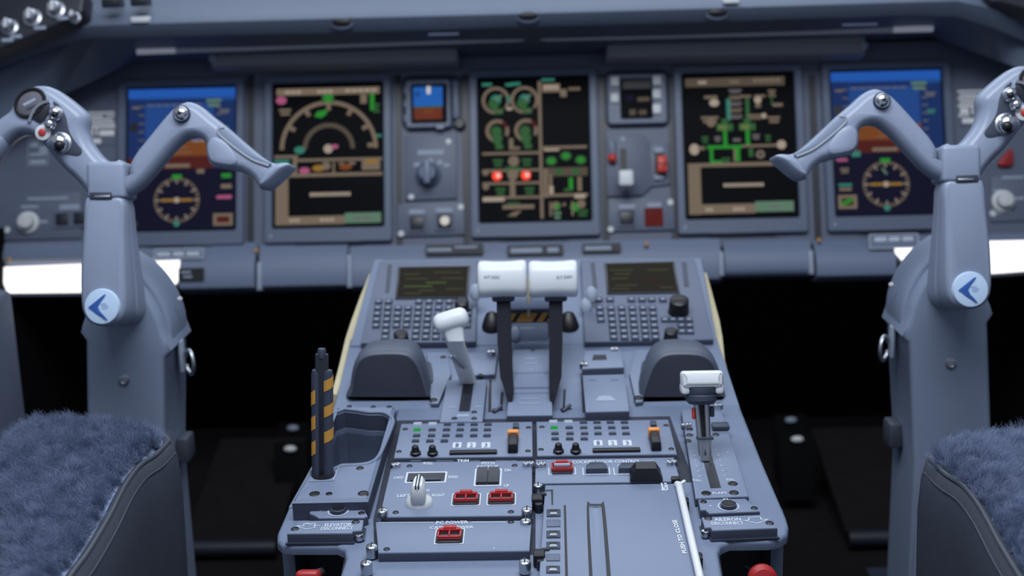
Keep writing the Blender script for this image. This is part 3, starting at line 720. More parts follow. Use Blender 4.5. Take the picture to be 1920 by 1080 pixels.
# two-button panels below
def two_buttons(poly, label, b1, b2, scr, leg):
    t, mb = plate_unit('push_button_panel', label, 'control panel', poly, .007)
    for (x0, y0, x1, y1) in leg: pr(mb, x0, y0, x1, y1, .0073, FAINT)
    mb.build('plate')
    for (px, py, m, core) in (b1, b2):
        u, v = P.p(px, py, .008); mb = MB(t)
        mb.frame(rrect(u-.0165, u+.0165, v-.0165, v+.0165, .002, 2), rrect(u-.0125, u+.0125, v-.0125, v+.0125, .002, 2), .006, .011, BOARD if m is DARK else m, .001)
        mb.box(u-.0123, u+.0123, v-.0123, v+.0123, .005, .010, m, .001)
        if core: mb.disc(u, v+.002, .0102, .0085, core, 20)
        mb.build('push_button')
    for p_ in scr: screw(t, P, *p_, .0058, .007, IVORY)
two_buttons([(745, 383), (870, 379), (872, 440), (744, 444)], 'button panel with a lit white dot, left of the middle display', (782, 419, DARK, None), (834, 416, DARK, SNOW), [(864, 388), (752, 438)], [(767, 393, 796, 401), (817, 390, 848, 398)])
two_buttons([(1141, 373), (1263, 369), (1266, 431), (1140, 434)], 'button panel with a glowing red square, right of the middle display', (1175, 409, DARK, None), (1226, 407, GLOWR, None), [(1257, 379), (1145, 430)], [(1160, 383, 1190, 391), (1214, 380, 1240, 388)])

# ================================================================== PEDESTAL
D, Q, C = DECK, QUAD, CDU
BN = -.010                                   # deck skin lies 10 mm under the plate tops
def poly_hit(poly, c, a):
    """distance from c along angle a to a polygon"""
    d = Vector((math.cos(a), math.sin(a))); best = None
    for i in range(len(poly)):
        p, q = Vector(poly[i]), Vector(poly[(i+1) % len(poly)]); e = q-p
        den = d.x*e.y-d.y*e.x
        if abs(den) < 1e-12: continue
        w = p-Vector(c); t = (w.x*e.y-w.y*e.x)/den; s_ = (w.x*d.y-w.y*d.x)/den
        if t > 0 and -1e-6 <= s_ <= 1+1e-6 and (best is None or t > best): best = t
    return best
def ring_hole(outer, inner):
    n = len(inner); c = (sum(p[0] for p in inner)/n, sum(p[1] for p in inner)/n)
    an = sorted({round(math.atan2(p[1]-c[1], p[0]-c[0]), 5) for p in list(outer)+list(inner)})
    O, I = [], []
    for a in an:
        ro, ri = poly_hit(outer, c, a), poly_hit(inner, c, a)
        if ro is None or ri is None: continue
        O.append((c[0]+ro*math.cos(a), c[1]+ro*math.sin(a))); I.append((c[0]+ri*math.cos(a), c[1]+ri*math.sin(a)))
    return O, I

ped = thing('centre_pedestal', 'blue-grey centre pedestal between the two seats', 'pedestal', WORLD, (0, 1.25, 0))
pm = MB(ped)
def add_on(F, mb_world, fn):
    """draw with a frame-local builder, then carry it into world space"""
    b = MB(None, frame=F); fn(b)
    me = bpy.data.meshes.new('tmp'); bmesh.ops.transform(b.bm, matrix=F.mat(), verts=b.bm.verts[:]); b.bm.to_mesh(me); b.bm.free()
    idx = [mb_world.mi(m) for m in b.mats]
    tmp = bmesh.new(); tmp.from_mesh(me); bpy.data.meshes.remove(me)
    for f in tmp.faces: f.material_index = idx[f.material_index]
    me = bpy.data.meshes.new('tmp'); tmp.to_mesh(me); tmp.free(); mb_world.bm.from_mesh(me); bpy.data.meshes.remove(me)
BIN = smooth_loop(D.poly([(628, 775), (690, 774), (718, 775), (733, 786), (730, 803), (712, 845), (700, 862), (680, 869), (640, 871), (612, 874)], .012), 3)
leftup = D.poly([(628, 757), (748, 757), (694, 950), (541, 950), (585, 872)], BN)
rest = D.poly([(748, 757), (1386, 757), (1428, 862), (1474, 968), (1479, 985), (1476, 1001), (1462, 1010), (1440, 1014), (1368, 1015), (1352, 1022), (1347, 1036), (1362, 1120), (1380, 1240), (610, 1240), (634, 1090), (648, 1046), (646, 1030), (632, 1023), (548, 1023), (528, 1021), (519, 1012), (520, 998), (541, 950), (694, 950)], BN)
def f_(b):
    o, i = ring_hole(leftup, BIN); b.frame(o, i, BN-.03, BN, PAINT, .001)
    b.prism(rest, BN-.010, BN, PAINT, .004, 3)
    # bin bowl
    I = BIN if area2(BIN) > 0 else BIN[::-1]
    b.loft([[(u, v, n) for u, v in offset(I, d)] for n, d in ((BN, -.0005), (-.03, .001), (-.075, .005), (-.085, .014))], BIN_DARK, False, True)
add_on(D, pm, f_)
pm.build('deck_shell', sharp=40)
# forward shells: quadrant bed and keyboard bed
pm = MB(ped); add_on(Q, pm, lambda b: b.prism(Q.poly([(625, 768), (657, 634), (1344, 630), (1389, 765)], BN), BN-.03, BN, PAINT, .003)); pm.build('quadrant_shell')
pm = MB(ped); add_on(C, pm, lambda b: b.prism(C.poly([(655, 648), (700, 486), (1316, 482), (1346, 644)], BN), BN-.04, BN, PAINT, .004)); pm.build('keyboard_shell')
# dark underlay that puts shade into the gaps between the plates
pm = MB(ped); add_on(D, pm, lambda b: b.prism(D.poly([(741, 789), (1256, 781), (1285, 860), (1303, 904), (1004, 910), (1004, 1040), (702, 1040), (700, 974), (726, 862)], BN), BN, BN+.0004, RUBBER_SHADE)); pm.build('gap_shade', label='dark shade underlay between the plates')
# side walls down to the floor
def side(pts, thick, name, bottom=0.0, s=1, m=PAINT):
    b = MB(ped); L = []
    for p in pts:
        p = Vector(p)
        L.append([(p.x, p.y, p.z), (p.x, p.y, bottom), (p.x+s*thick, p.y, bottom), (p.x+s*thick, p.y, p.z)])
    b.loft(L, m); return b.build(name)
def wpx(F, x, y, n): return F.w(*F.p(x, y, n), n)
LW = [wpx(D, 522, 1010, BN-.02), wpx(D, 541, 950, BN-.02), wpx(D, 585, 872, BN-.02), wpx(D, 628, 757, BN-.02), wpx(Q, 657, 640, BN-.02), wpx(C, 702, 487, BN-.02)]
RW = [wpx(D, 1475, 1003, BN-.02), wpx(D, 1428, 862, BN-.02), wpx(D, 1386, 757, BN-.02), wpx(Q, 1343, 636, BN-.02), wpx(C, 1314, 483, BN-.02)]
for w_, s in ((LW, 1), (RW, -1)):
    w_ = [p+Vector((s*.003, 0, 0)) for p in w_]
    side(w_, .012, 'side_wall', 0, s)
# dark pockets under the two aft corners: back wall and tongue cheeks coloured dark to carry the shade
for s, (xa, xb) in ((-1, (545, 646)), (1, (1350, 1470))):
    a = wpx(D, xa, 962, -.04); b_ = wpx(D, xb, 962, -.04); tng = wpx(D, 648 if s < 0 else 1348, 1034, -.02); far = wpx(D, 612 if s < 0 else 1378, 1230, -.02)
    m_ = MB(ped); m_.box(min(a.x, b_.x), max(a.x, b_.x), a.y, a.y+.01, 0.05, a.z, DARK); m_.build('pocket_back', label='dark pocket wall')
    m_ = MB(ped); m_.loft([[(p.x, p.y, p.z), (p.x, p.y, .05), (p.x-s*.012, p.y, .05), (p.x-s*.012, p.y, p.z)] for p in (Vector((tng.x, a.y, tng.z)), tng, far)], RUBBER_SHADE); m_.build('tongue_cheek')
    # rolled lip under each aft corner
# cream side trims
def ctrim(pts):
    m_ = MB(ped); L = []
    for p, w in pts:
        L.append([p+Vector((-w, 0, .012)), p+Vector((w, 0, .010)), p+Vector((w, 0, -.03)), p+Vector((-w, 0, -.035))])
    m_.loft(L, CREAM); m_.build('side_trim', label='cream side trim')
ctrim([(wpx(C, 696, 528, BN-.03), .002), (wpx(C, 681, 575, BN-.03), .0045), (wpx(C, 667, 618, BN-.03), .0055), (wpx(Q, 656, 650, BN-.02), .005), (wpx(Q, 644, 700, BN-.02), .0045), (wpx(Q, 628, 755, BN-.02), .003)])
ctrim([(wpx(C, 1322, 525, BN-.03), .002), (wpx(C, 1332, 575, BN-.03), .0045), (wpx(C, 1341, 615, BN-.03), .0055), (wpx(Q, 1347, 645, BN-.02), .005), (wpx(Q, 1352, 690, BN-.02), .0045), (wpx(Q, 1368, 735, BN-.02), .002)])

# ------------------------------------------------------------------ plates on the deck
def dplate(name, label, poly, F=D, n0=BN, n1=0.0, m=PLATE, bev=.0015, cat='control panel', group=None):
    pts = F.poly(poly, n1); c = (sum(p[0] for p in pts)/len(pts), sum(p[1] for p in pts)/len(pts), n0)
    t = thing(name, label, cat, F, c, group)
    mb = MB(t); mb.prism(pts, n0+.0002, n1, m, bev, edge=EDGE); return t, mb
def fr(F, x0, y0, x1, y1, n=0.0):
    a, b = F.p(x0, (y0+y1)/2, n)[0], F.p(x1, (y0+y1)/2, n)[0]; d, e = F.p((x0+x1)/2, y1, n)[1], F.p((x0+x1)/2, y0, n)[1]
    return a, b, d, e
def tx(mb, F, s, px, py, wpx_, m=PRINT, n=0.0, rot=0, hpx=None):
    u, v = F.p(px, py, n); u1 = F.p(px+wpx_/2, py, n)[0]; u0 = F.p(px-wpx_/2, py, n)[0]
    h = None
    if hpx: h = abs(F.p(px, py-hpx/2, n)[1]-F.p(px, py+hpx/2, n)[1])
    mb.text(s, u, v, n+.0004, u1-u0, m, rot, h)
def ln(mb, F, x0, y0, x1, y1, w, m=PRINT, n=0.0):
    mb.line(F.p(x0, y0, n), F.p(x1, y1, n), n+.0004, w, m)

# audio panels: one built, one copied
t, mb = dplate('audio_panel', 'left audio panel with one green lit button and an orange capped switch', [(752, 794), (998, 790), (999, 855), (738, 858)], group='audio panels on the pedestal')
for y in (812, 823): ln(mb, D, 770, y, 900 if y < 820 else 850, y-1, .0006, FAINT)
for k, x in ((1, 857), (2, 884), (3, 911)):
    u0, u1, v0, v1 = fr(D, x-8, 830, x+8, 840); mb.rect(u0, u1, v0, v1, .0004, PRINT); tx(mb, D, str(k), x, 835, 6, BOARD, .0003, 0, 7)
ln(mb, D, 770, 856, 830, 854, .001, FAINT); mb.build('plate')
wk, hk = .0085, .0052
KEYS = {}
for r, (y, xs) in enumerate(((797, (783, 811, 839, 864, 889, 915)), (807, (782, 810, 837, 863, 889, 914)), (818, (781, 809, 836, 861, 888, 913)), (828, (779, 806, 833)))):
    for i, x in enumerate(xs):
        key = 'lamp' if (r == 0 and i < 2) else ('green' if r == 1 and i == 0 else 'dark')
        if key not in KEYS:
            m_ = {'lamp': FAINT, 'green': lit('lit_green_lamp', (.02, .35, .06)), 'dark': DARKP}[key]
            KEYS[key] = key_mesh('audio_button', wk if key != 'lamp' else .0105, hk if key != 'lamp' else .0085, .0022, m_)
            o = KEYS[key]; o.parent = t; o.location = loc_in(t, D, x, y)
            if key == 'green': o['label'] = 'green lit button'
        else: child('audio_button', KEYS[key], t, loc_in(t, D, x, y))
for x, y in ((779, 846), (811, 846)):
    u, v = D.p(x, y, .004); mb = MB(t); mb.lathe((u, v, 0), [(.006, 0), (.0058, .003), (.0045, .004), (.0035, .010), (.002, .011)], BLACK, 16); mb.build('volume_knob')
u0, u1, v0, v1 = fr(D, 843, 847, 932, 853); mb = MB(t); mb.box(u0, u1, v0, v1, -.0005, .003, BLACK, .001); mb.build('slot_bar')
u0, u1, v0, v1 = fr(D, 952, 826, 972, 851); mb = MB(t); mb.box(u0, u1, v0, v1, 0, .011, BLACK, .002, top=.001); mb.build('rocker_switch')
mb = MB(t); mb.box(u0-.0005, u1+.0005, v1-.004, v1+.0035, .001, .0125, ORANGE, .0015); mb.build('switch_cap', label='orange switch cap')
u0, u1, v0, v1 = fr(D, 962, 798, 973, 806); mb = MB(t); mb.box(u0, u1, v0, v1, 0, .004, DARKP, .001); mb.build('indicator')
for p_ in ((760, 805), (748, 847), (991, 802), (990, 846)): screw(t, D, *p_)
a = D.p(752, 794); b_ = D.p(1005.5, 789)
c2 = copy_tree(t, Vector(t.location)+D.U*(b_[0]-a[0])+D.V*(b_[1]-a[1]-.0015), 'right audio panel with one green lit button, beside the flap lever')

# trim panel
t, mb = dplate('trim_control_plate', 'trim panel with ivory pointer knob and two red guarded switches', [(735, 866), (998, 863), (998, 966), (711, 969)])
for s_, x, y, w in (('ROLL', 803, 869, 18), ('TRIM', 868, 864.5, 22), ('PITCH', 915, 869, 24), ('BACKUP', 914, 875.5, 40), ('DN', 952, 882, 11), ('UP', 950, 911, 10), ('LWD', 748, 896, 18), ('RWD', 850, 895, 18), ('LEFT', 757, 930, 24), ('RIGHT', 822, 929, 24), ('YAW', 800, 920, 12), ('SYS 1', 875, 921, 22), ('SYS 2', 938, 920, 22)):
    tx(mb, D, s_, x, y, w, PRINT, 0, 0, 5)
for x0, x1 in ((770, 790), (818, 850), (882, 900), (930, 968)): ln(mb, D, x0, 864.5, x1, 864.3, .0006, FAINT)
mb.build('plate')
def window(t, x0, y0, x1, y1, nm='indicator_window'):
    u0, u1, v0, v1 = fr(D, x0, y0, x1, y1); mb = MB(t)
    mb.frame(rrect(u0-.002, u1+.002, v0-.002, v1+.002, .001, 1), rrect(u0, u1, v0, v1, .0006, 1), -.0003, .0006, PRINT, .0002, -.0003)
    mb.rect(u0, u1, v0, v1, .0003, DARK); return mb, (u0, u1, v0, v1)
mb, (u0, u1, v0, v1) = window(t, 764, 887, 834, 904); mb.box(u0+.004, u1-.004, v0+.002, v0+.006, .0002, .0022, DARKP, .0008); mb.build('indicator_window', label='dark window with white border')
mb, (u0, u1, v0, v1) = window(t, 893, 881, 937, 910); mb.build('switch_base')
for k in (0, 1):
    a0 = u0+(u1-u0)*(.02+k*.49); mb = MB(t); mb.loft([[(a, v0+.001, .001), (a, v0+.001, .0035), (a, (v0+v1)/2, .0028), (a, v1-.001, .0042), (a, v1-.001, .001)] for a in (a0, a0+(u1-u0)*.46)], DARK); mb.build('rocker')
u, v = D.p(786, 940, .002)
mb = MB(t); mb.lathe((u, v, 0), [(.0135, 0), (.0132, .003), (.0115, .0055), (.007, .008), (.0065, .01)], IVORY, 24); mb.build('knob_skirt')
mb = MB(t); mb.inflate(smooth_loop([(u+a, v+b) for a, b in ((-.0062, -.0125), (.0062, -.0125), (.0072, -.002), (.0066, .009), (.004, .0135), (-.004, .0135), (-.0066, .009), (-.0072, -.002))], 3), [(.004, .0015), (.007, 0), (.021, .0008), (.0245, .003)], IVORY)
mb.box(u-.0022, u+.0022, v-.0127, v+.012, .006, .0252, DARK, .0006); mb.box(u-.0007, u+.0007, v-.0130, v+.0125, .006, .0256, IVORY, .0003); mb.build('pointer_knob', label='ivory pointer knob with black line')
guard(t, D, 874, 937, .0235, .0205); guard(t, D, 940, 936, .0235, .0205)
for p_ in ((768, 874), (742, 961), (965, 873), (958, 960)): screw(t, D, *p_)
for p_, r in (((738, 873), .0034), ((745, 872), .0034), ((986, 871), .0036), ((996, 870), .0036), ((717, 962), .0055), ((988, 960), .0055)): stud(t, D, *p_, r, .007 if r < .004 else .011, BN+.006 if r > .004 else BN+.008)

# pc power panel
t, mb = dplate('power_panel', 'power panel with a single red guarded switch', [(704, 978), (997, 975), (993, 1032), (709, 1036)])
tx(mb, D, 'PC POWER', 848, 980, 60, PRINT, 0, 0, 5.5); tx(mb, D, 'CABIN POWER', 847, 989.5, 82, PRINT, 0, 0, 5)
ln(mb, D, 709, 980.5, 812, 980, .0009); ln(mb, D, 884, 979.8, 948, 979.5, .0009); u, v = D.p(926, 1029); mb.disc(u, v, .0004, .0009, PRINT, 8)
mb.build('plate')
guard(t, D, 843, 1006, .0225, .0235)
for p_ in ((725, 1030), (958, 979)): screw(t, D, *p_)
for p_ in ((697, 1030), (687, 1061), (986, 982), (984, 1059)): stud(t, D, *p_, .0055, .012, BN+.002)

# cockpit door panel and printer
t, mb = dplate('door_control_panel', 'door control panel with red guard and black rotary lever', [(1004, 861), (1264, 857), (1276, 902), (1003, 906)])
tx(mb, D, 'COCKPIT DOOR CONTROL', 1137, 866, 128, PRINT, 0, 0, 5.5); ln(mb, D, 1046, 867, 1066, 866.6, .0006); ln(mb, D, 1208, 864.5, 1226, 864.2, .0006)
tx(mb, D, 'INHIB', 1118, 873.5, 22, PRINT, 0, 0, 4.5); tx(mb, D, 'LOCK  UNLOCK', 1180, 872.5, 44, PRINT, 0, 0, 4.5); mb.build('plate')
def pocket(x0, x1, y0, y1, cham, m, h=.006, nm='switch_block', lab=None):
    u0, u1, v0, v1 = fr(D, x0, y0, x1, y1); mb = MB(t); w = u1-u0
    mb.prism([(u0, v0), (u1, v0), (u1-w*.02, v1-(v1-v0)*.5), (u1-w*cham, v1), (u0+w*cham, v1), (u0+w*.02, v1-(v1-v0)*.5)], 0, h, m, .0012); return mb
for x in (1054, 1118, 1176):
    u0, u1, v0, v1 = fr(D, x-24, 877, x+24, 890); mb = MB(t); mb.rect(u0-.001, u0, v0-.001, v1, .0004, PRINT); mb.rect(u1, u1+.001, v0-.001, v1, .0004, PRINT); mb.rect(u0, u1, v0, v0+.001, .0003, PRINT); mb.build('switch_border')
guard(t, D, 1054, 880, .0225, .020, False)
u, v = D.p(1054, 880); mb = MB(t); mb.box(u-.0085, u+.0085, v-.0045, v-.001, .004, .0080, FAINT, .001); mb.build('switch_bar')
mb = pocket(1098, 1139, 875, 888, .2, DARKP); mb.build('push_switch')
mb = pocket(1159, 1196, 876, 887, .2, DARKP); mb.build('push_switch')
u, v = D.p(1212, 897, .004); w = .0165
mb = MB(t); mb.loft([[(u-w, v-.001, .001), (u+w, v-.001, .001), (u+w*.95, v+.018, .001), (u-w*.95, v+.018, .001)], [(u-w, v-.001, .004), (u+w, v-.001, .004), (u+w*.95, v+.018, .006), (u-w*.95, v+.018, .006)], [(u-w*.62, v+.002, .014), (u+w*.62, v+.002, .014), (u+w*.6, v+.015, .0155), (u-w*.6, v+.015, .0155)]], BLACK); mb.build('rotary_lever', label='black rotary lever')
for p_ in ((1010, 872), (1018, 871), (1256, 868), (1264, 867)): stud(t, D, *p_, .0036, .007, BN+.008)
stud(t, D, 1009, 914, .0050, .010, BN)

t, mb = dplate('printer', 'flat panel printer with a long slotted door and a column of small keys', [(1022, 909), (1268, 906), (1331, 1150), (1006, 1150)], cat='printer', n1=0.0)
u, v = D.p(1274, 1006); mb.text('PUSH TO CLOSE', u, v, .0004, .062, SIGNW, 93, .0042)
for (x0, y0, x1, y1) in ((1240, 906, 1243, 918), (1245, 906, 1250, 908), (1246, 910, 1249, 914), (1240, 918, 1251, 920), (1250, 909, 1252, 919), (1244, 915, 1248, 917)):
    u0, u1, v0, v1 = fr(D, x0, y0, x1, y1); mb.rect(u0, u1, v0, v1, .0004, PRINT)
mb.flat(D.poly([(1057, 947), (1061, 947), (1067, 1150), (1061, 1150)], .0004), .0004, BLACK)
mb.flat(D.poly([(1022, 918), (1036, 918), (1036, 920), (1024, 921)], .0004), .0004, DARK); mb.flat(D.poly([(1033, 918), (1037, 918), (1037, 946), (1034, 946)], .0004), .0004, BLACK)
mb.build('body')
mb = MB(t); mb.prism(smooth_loop(D.poly([(1100, 950), (1108, 945), (1126, 945), (1134, 950), (1146, 1090), (1150, 1160), (1108, 1160), (1105, 1090)], .0006), 3), -.0003, .0006, BLACK); mb.build('door_slot', label='black slot around the pull tongue')
mb = MB(t); mb.prism(smooth_loop(D.poly([(1104, 956), (1110, 951), (1123, 951), (1129, 957), (1139, 1090), (1142, 1155), (1115, 1155), (1111, 1090)], .003), 3), 0, .003, PLATE, .0012); mb.build('pull_tongue')
for i, (y, dark) in enumerate(((963, 1), (982, 0), (1003, 1), (1024, 1), (1046, 0), (1069, 1))):
    u0, u1, v0, v1 = fr(D, 1025-i*.2, y-6.5, 1051-i*.2, y+6.5); mb = MB(t)
    if dark:
        mb.box(u0, u1, v0, v1, -.0005, .0014, DARKP, .0008); mb.box(u0+.003, u1-.003, v0+.004, v1-.0015, .001, .0022, BLACK, .0006); uu = (u0+u1)/2; mb.rect(uu-.0035, uu+.0035, v0+.0018, v0+.0032, .0024, PRINT); mb.rect(uu-.003, uu+.003, v0+.0042, v0+.0054, .0024, PRINT)
    else: mb.box(u0, u1, v0, v1, -.0005, .0012, BOARD, .0008)
    mb.build('key', label='dark key with white print' if dark else 'blank grey key')
a, e = D.p(1270, 905, .004), D.p(1328, 1150, .004)
mb = MB(t); mb.tube([(a[0], a[1], .002), (a[0]+.001, a[1]-.004, .004), (e[0], e[1], .004)], .0036, WHITE, 12); mb.build('hinge_rod', label='white hinge rod along the door')
u, v = D.p(1268, 902); mb = MB(t); mb.box(u-.005, u+.004, v-.002, v+.006, -.002, .003, BLACK, .001); mb.build('hinge_end')
u, v = D.p(1279, 907, .003); mb = MB(t); mb.tube([(u-.004, v-.003, .003), (u+.003, v+.002, .005)], .0017, WHITE, 8); mb.build('hinge_pin')
for (x, y) in ((1284, 934), (1309, 1038)):
    u, v = D.p(x, y); mb = MB(t); mb.cyl((u, v, BN), .004, .010, BLACK, 12, .001); mb.box(u-.003, u+.003, v-.012, v-.003, BN, .002, BLACK, .001); mb.build('side_catch')
for (x, y) in ((1008, 935), (1012, 1040)):
    u, v = D.p(x, y); mb = MB(t); mb.box(u-.006, u+.005, v-.007, v+.007, BN, .003, BLACK, .002); mb.cyl((u+.001, v-.009, BN), .004, .010, DARK, 12, .001); mb.box(u+.002, u+.009, v+.006, v+.010, BN, .002, DARK, .001); mb.build('side_catch')

# parking brake panel, bin rim and striped handle
o, i = ring_hole(D.poly([(632, 762), (742, 762), (690, 936), (547, 939), (584, 880)], .012), BIN)
t = thing('storage_bin_console', 'left corner panel with a deep storage bin beside the striped handle', 'control panel', D, D.p(650, 900)+(BN,))
mb = MB(t); mb.frame(o, i, BN+.0002, .012, PAINT, .003, edge=EDGE); mb.build('plate')
mb = MB(t); I = BIN if area2(BIN) > 0 else BIN[::-1]; mb.frame(offset(I, -.004), offset(I, 0), .0115, .0135, PAINT, .001); mb.build('bin_rim')
sl = smooth_loop(D.poly([(581, 884), (600, 873), (620, 877), (629, 888), (616, 898), (590, 898)], .0124), 3)
mb = MB(t); mb.prism(sl, .0118, .0126, BLACK); mb.build('handle_slot', label='black handle slot')
mb = MB(t); ln(mb, D, 577, 902, 625, 901, .0012, FAINT, .0124); ln(mb, D, 625, 901, 637, 872, .0012, FAINT, .0124); mb.build('slot_border')
for p_, r in (((590, 926), .0055), ((617, 926), .0035), ((681, 925), .0055), ((675, 878), .004), ((655, 762), .003), ((700, 763), .003), ((730, 763), .003)): screw(t, D, *p_, r, .012, BLACK)
base = D.w(*D.p(605, 889, .012), .012); db = (base-CAM).dot(FW)
top = at(604, 692, db-.022); ax = (top-base); H = ax.length; ax.normalize()
HF = Frame(base, (1, 0, 0), (0, 1, 0)); sx = Vector((1, 0, 0)); sx = (sx-ax*ax.dot(sx)).normalized(); HF.U, HF.N = sx, ax; HF.V = ax.cross(sx)
t = thing('parking_brake_lever', 'upright black handle with amber hazard stripes at the left corner of the pedestal', 'handle', HF)
k = db/FPX
mb = MB(t)
for cu, r in ((-11.5*k, 8.8*k), (10.5*k, 10*k)): mb.lathe((cu, 0, -.02), [(r, 0), (r, H+.014), (r*.8, H+.019), (r*.3, H+.02)], DARKP, 20)
mb.box(-12*k, 11*k, -.0035, .0035, -.02, H+.016, DARK, .001); mb.build('grip')
mb = MB(t); mb.lathe((-.5*k, 0, H+.012), [(8*k, 0), (8*k, 14*k), (6.5*k, 17*k), (5*k, 17.5*k)], DARKP, 16); mb.build('release_button')
def stripe(cu, r, a0, a1, h0, h1, slant):
    mb = MB(t); b = bmesh.new(); g = []
    for j in range(9):
        a = R(a0+(a1-a0)*j/8); s_ = slant*j/8
        g.append((b.verts.new((cu+(r+.0003)*math.cos(a), (r+.0003)*math.sin(a), h0+s_)), b.verts.new((cu+(r+.0003)*math.cos(a), (r+.0003)*math.sin(a), h1+s_))))
    for p_, q_ in zip(g, g[1:]): b.faces.new((p_[0], q_[0], q_[1], p_[1]))
    mb.merge(b, AMBER); mb.build('stripe', label='amber stripe')
hy = lambda y: (889-y)/(889-692)*H
for y0, y1 in ((762, 737), (809, 784), (856, 831)): stripe(-11.5*k, 8.8*k, 185, 270, hy(y0), hy(y1), .005)
for y0, y1 in ((732, 712), (780, 760), (828, 807)): stripe(10.5*k, 10*k, 235, 355, hy(y0), hy(y1), .006)

# PA jack and disconnect panels, both sides
def jack_panel(label, poly, jk, scr, pa, dark):
    t, mb = dplate('jack_panel', label, poly); tx(mb, D, 'PA', *pa, 11, PRINT, 0, 0, 5); u, v = D.p(*dark, 0); mb.disc(u, v, .0004, .001, PRINT, 8); mb.build('plate')
    u, v = D.p(*jk, .001); mb = MB(t); mb.arc(u, v, .0005, .0098, .001, 0, 360, PRINT); mb.lathe((u, v, 0), [(.0078, 0), (.0075, .0035), (.0062, .004), (.0055, .002)], DARKP, 20); mb.disc(u, v, .0041, .0056, BLACK, 16); mb.arc(u, v, .0042, .0068, .0006, 20, 160, STEEL); mb.build('jack_socket', label='dark round jack socket')
    for p_ in scr: screw(t, D, *p_, .0035)
jack_panel('jack panel with a round socket at the left corner of the pedestal', [(583, 947), (677, 945), (690, 967), (682, 970), (598, 971), (590, 966), (580, 962)], (634, 957), ((592, 949), (678, 962)), (638, 946), (601, 958))
jack_panel('jack panel with a round socket at the right corner of the pedestal', [(1309, 936), (1398, 934), (1425, 958), (1330, 962), (1322, 955), (1313, 956)], (1366, 948), ((1319, 941), (1414, 953)), (1362, 937.5), (1332, 949))
def disc_panel(label, poly, l1, l2, c1, c2, arrow, scr, st):
    t, mb = dplate('disconnect_panel', label, poly, n1=.002); tx(mb, D, l1, *c1, 50, PRINT, .002, 0, 6); tx(mb, D, l2, *c2, 60, PRINT, .002, 0, 6)
    A = D.poly(arrow, .002)
    for p_, q_ in zip(A, A[1:]): mb.line(p_, q_, .0024, .0009, PRINT)
    mb.build('plate')
    pts = D.poly(poly, .002); pts = pts if area2(pts) > 0 else pts[::-1]
    mb = MB(t); mb.prism(offset(pts, -.0015), BN, BN+.002, DARKP); mb.build('gasket')
    for p_ in scr: screw(t, D, *p_, .004, .002)
    stud(t, D, *st, .0042, .006, BN+.002)
disc_panel('elevator disconnect panel with an outlined arrow at the left aft corner', [(561, 976), (682, 974), (679, 994), (662, 995), (660, 999), (538, 1000)], 'ELEVATOR', 'DISCONNECT', (634, 984.5), (632, 991), [(600, 986), (589, 986), (571, 982), (569, 987), (556, 987), (575, 993), (590, 990), (591, 982), (571, 982)], ((553, 992), (667, 979)), (673, 1005))
disc_panel('aileron disconnect panel with an outlined arrow at the right aft corner', [(1315, 969), (1431, 964), (1458, 989), (1336, 994), (1332, 988), (1321, 989)], 'AILERON', 'DISCONNECT', (1364, 974.5), (1364, 981.5), [(1395, 977), (1404, 976), (1404, 971), (1426, 970), (1427, 975), (1441, 974), (1420, 982), (1393, 976)], ((1328, 972), (1443, 981)), (1323, 998))
# red T handles in the pockets
for px, py, lab in ((577, 1086, 'red pull handle in the dark pocket at the left aft corner'), (1431, 1086, 'red pull handle in the dark pocket at the right aft corner')):
    c = at(px, py, 1.16); F = facing(px, py, 1.16, 20)
    t = thing('pull_handle', lab, 'handle', F)
    mb = MB(t)
    if px < 960: mb.box(-.011, .011, -.008, .008, -.012, .006, RED, .004, 3)
    else: mb.lathe((0, 0, -.012), [(.012, 0), (.0135, .006), (.013, .012), (.009, .016), (.002, .017)], RED, 22)
    mb.build('grip')
    mb = MB(t); mb.cyl((0, 0, -.09), .004, .08, STEEL, 12); mb.build('stem')

# flap panel and lever
t, mb = dplate('flap_selector_console', 'narrow flap lever panel with a long slot and white index dots', [(1277, 768), (1352, 766), (1404, 930), (1304, 934)])
mb.flat(D.poly([(1313, 842), (1331, 842), (1352, 914), (1332, 915)], .0004), .0004, DARK)
for i in range(6):
    y = 846+i*9.5; x = 1300+i*2.2; u, v = D.p(x, y); mb.disc(u, v, .0005, .0009, PRINT, 8); mb.disc(u+.004, v, .0005, .0006, FAINT, 8)
    x = 1344+i*2.8; u, v = D.p(x, y-1); mb.disc(u, v, .0005, .0009, PRINT, 8); mb.disc(u+.004, v, .0005, .0006, FAINT, 8)
u, v = D.p(1364, 849); mb.disc(u, v, .0005, .0009, PRINT, 8)
tx(mb, D, 'FULL', 1307, 901, 16, PRINT, 0, 0, 4); tx(mb, D, 'FULL', 1370, 900, 16, PRINT, 0, 0, 4); tx(mb, D, 'FLAPS', 1349, 925, 26, PRINT, 0, 0, 4); mb.build('plate')
for p_ in ((1324, 925), (1376, 924), (1374, 907)): screw(t, D, *p_, .005, 0, BLACK)
for p_ in ((1293, 805), (1293, 816), (1290, 827), (1342, 815)): screw(t, D, *p_, .004, 0, DARK)
u0, u1, v0, v1 = fr(D, 1334, 799, 1367, 809); mb = MB(t); mb.box(u0, u1, v0, v1, 0, .006, DARKP, .002); mb.build('stop_block')
for p_ in ((1284, 798), (1291, 797), (1345, 761), (1349, 761)): stud(t, D, *p_, .004, .006, 0)
bp = D.w(*D.p(1322, 849)); db = (bp-CAM).dot(FW); F = tiltF(at(1315, 716, db-.02), R(13))
t = thing('flap_lever', 'flap lever with a white block handle on the right of the pedestal', 'lever', F)
k = (db-.02)/FPX
def lx(px, py): return F.p(px, py)
a, e = lx(1275, 695), lx(1355, 737)
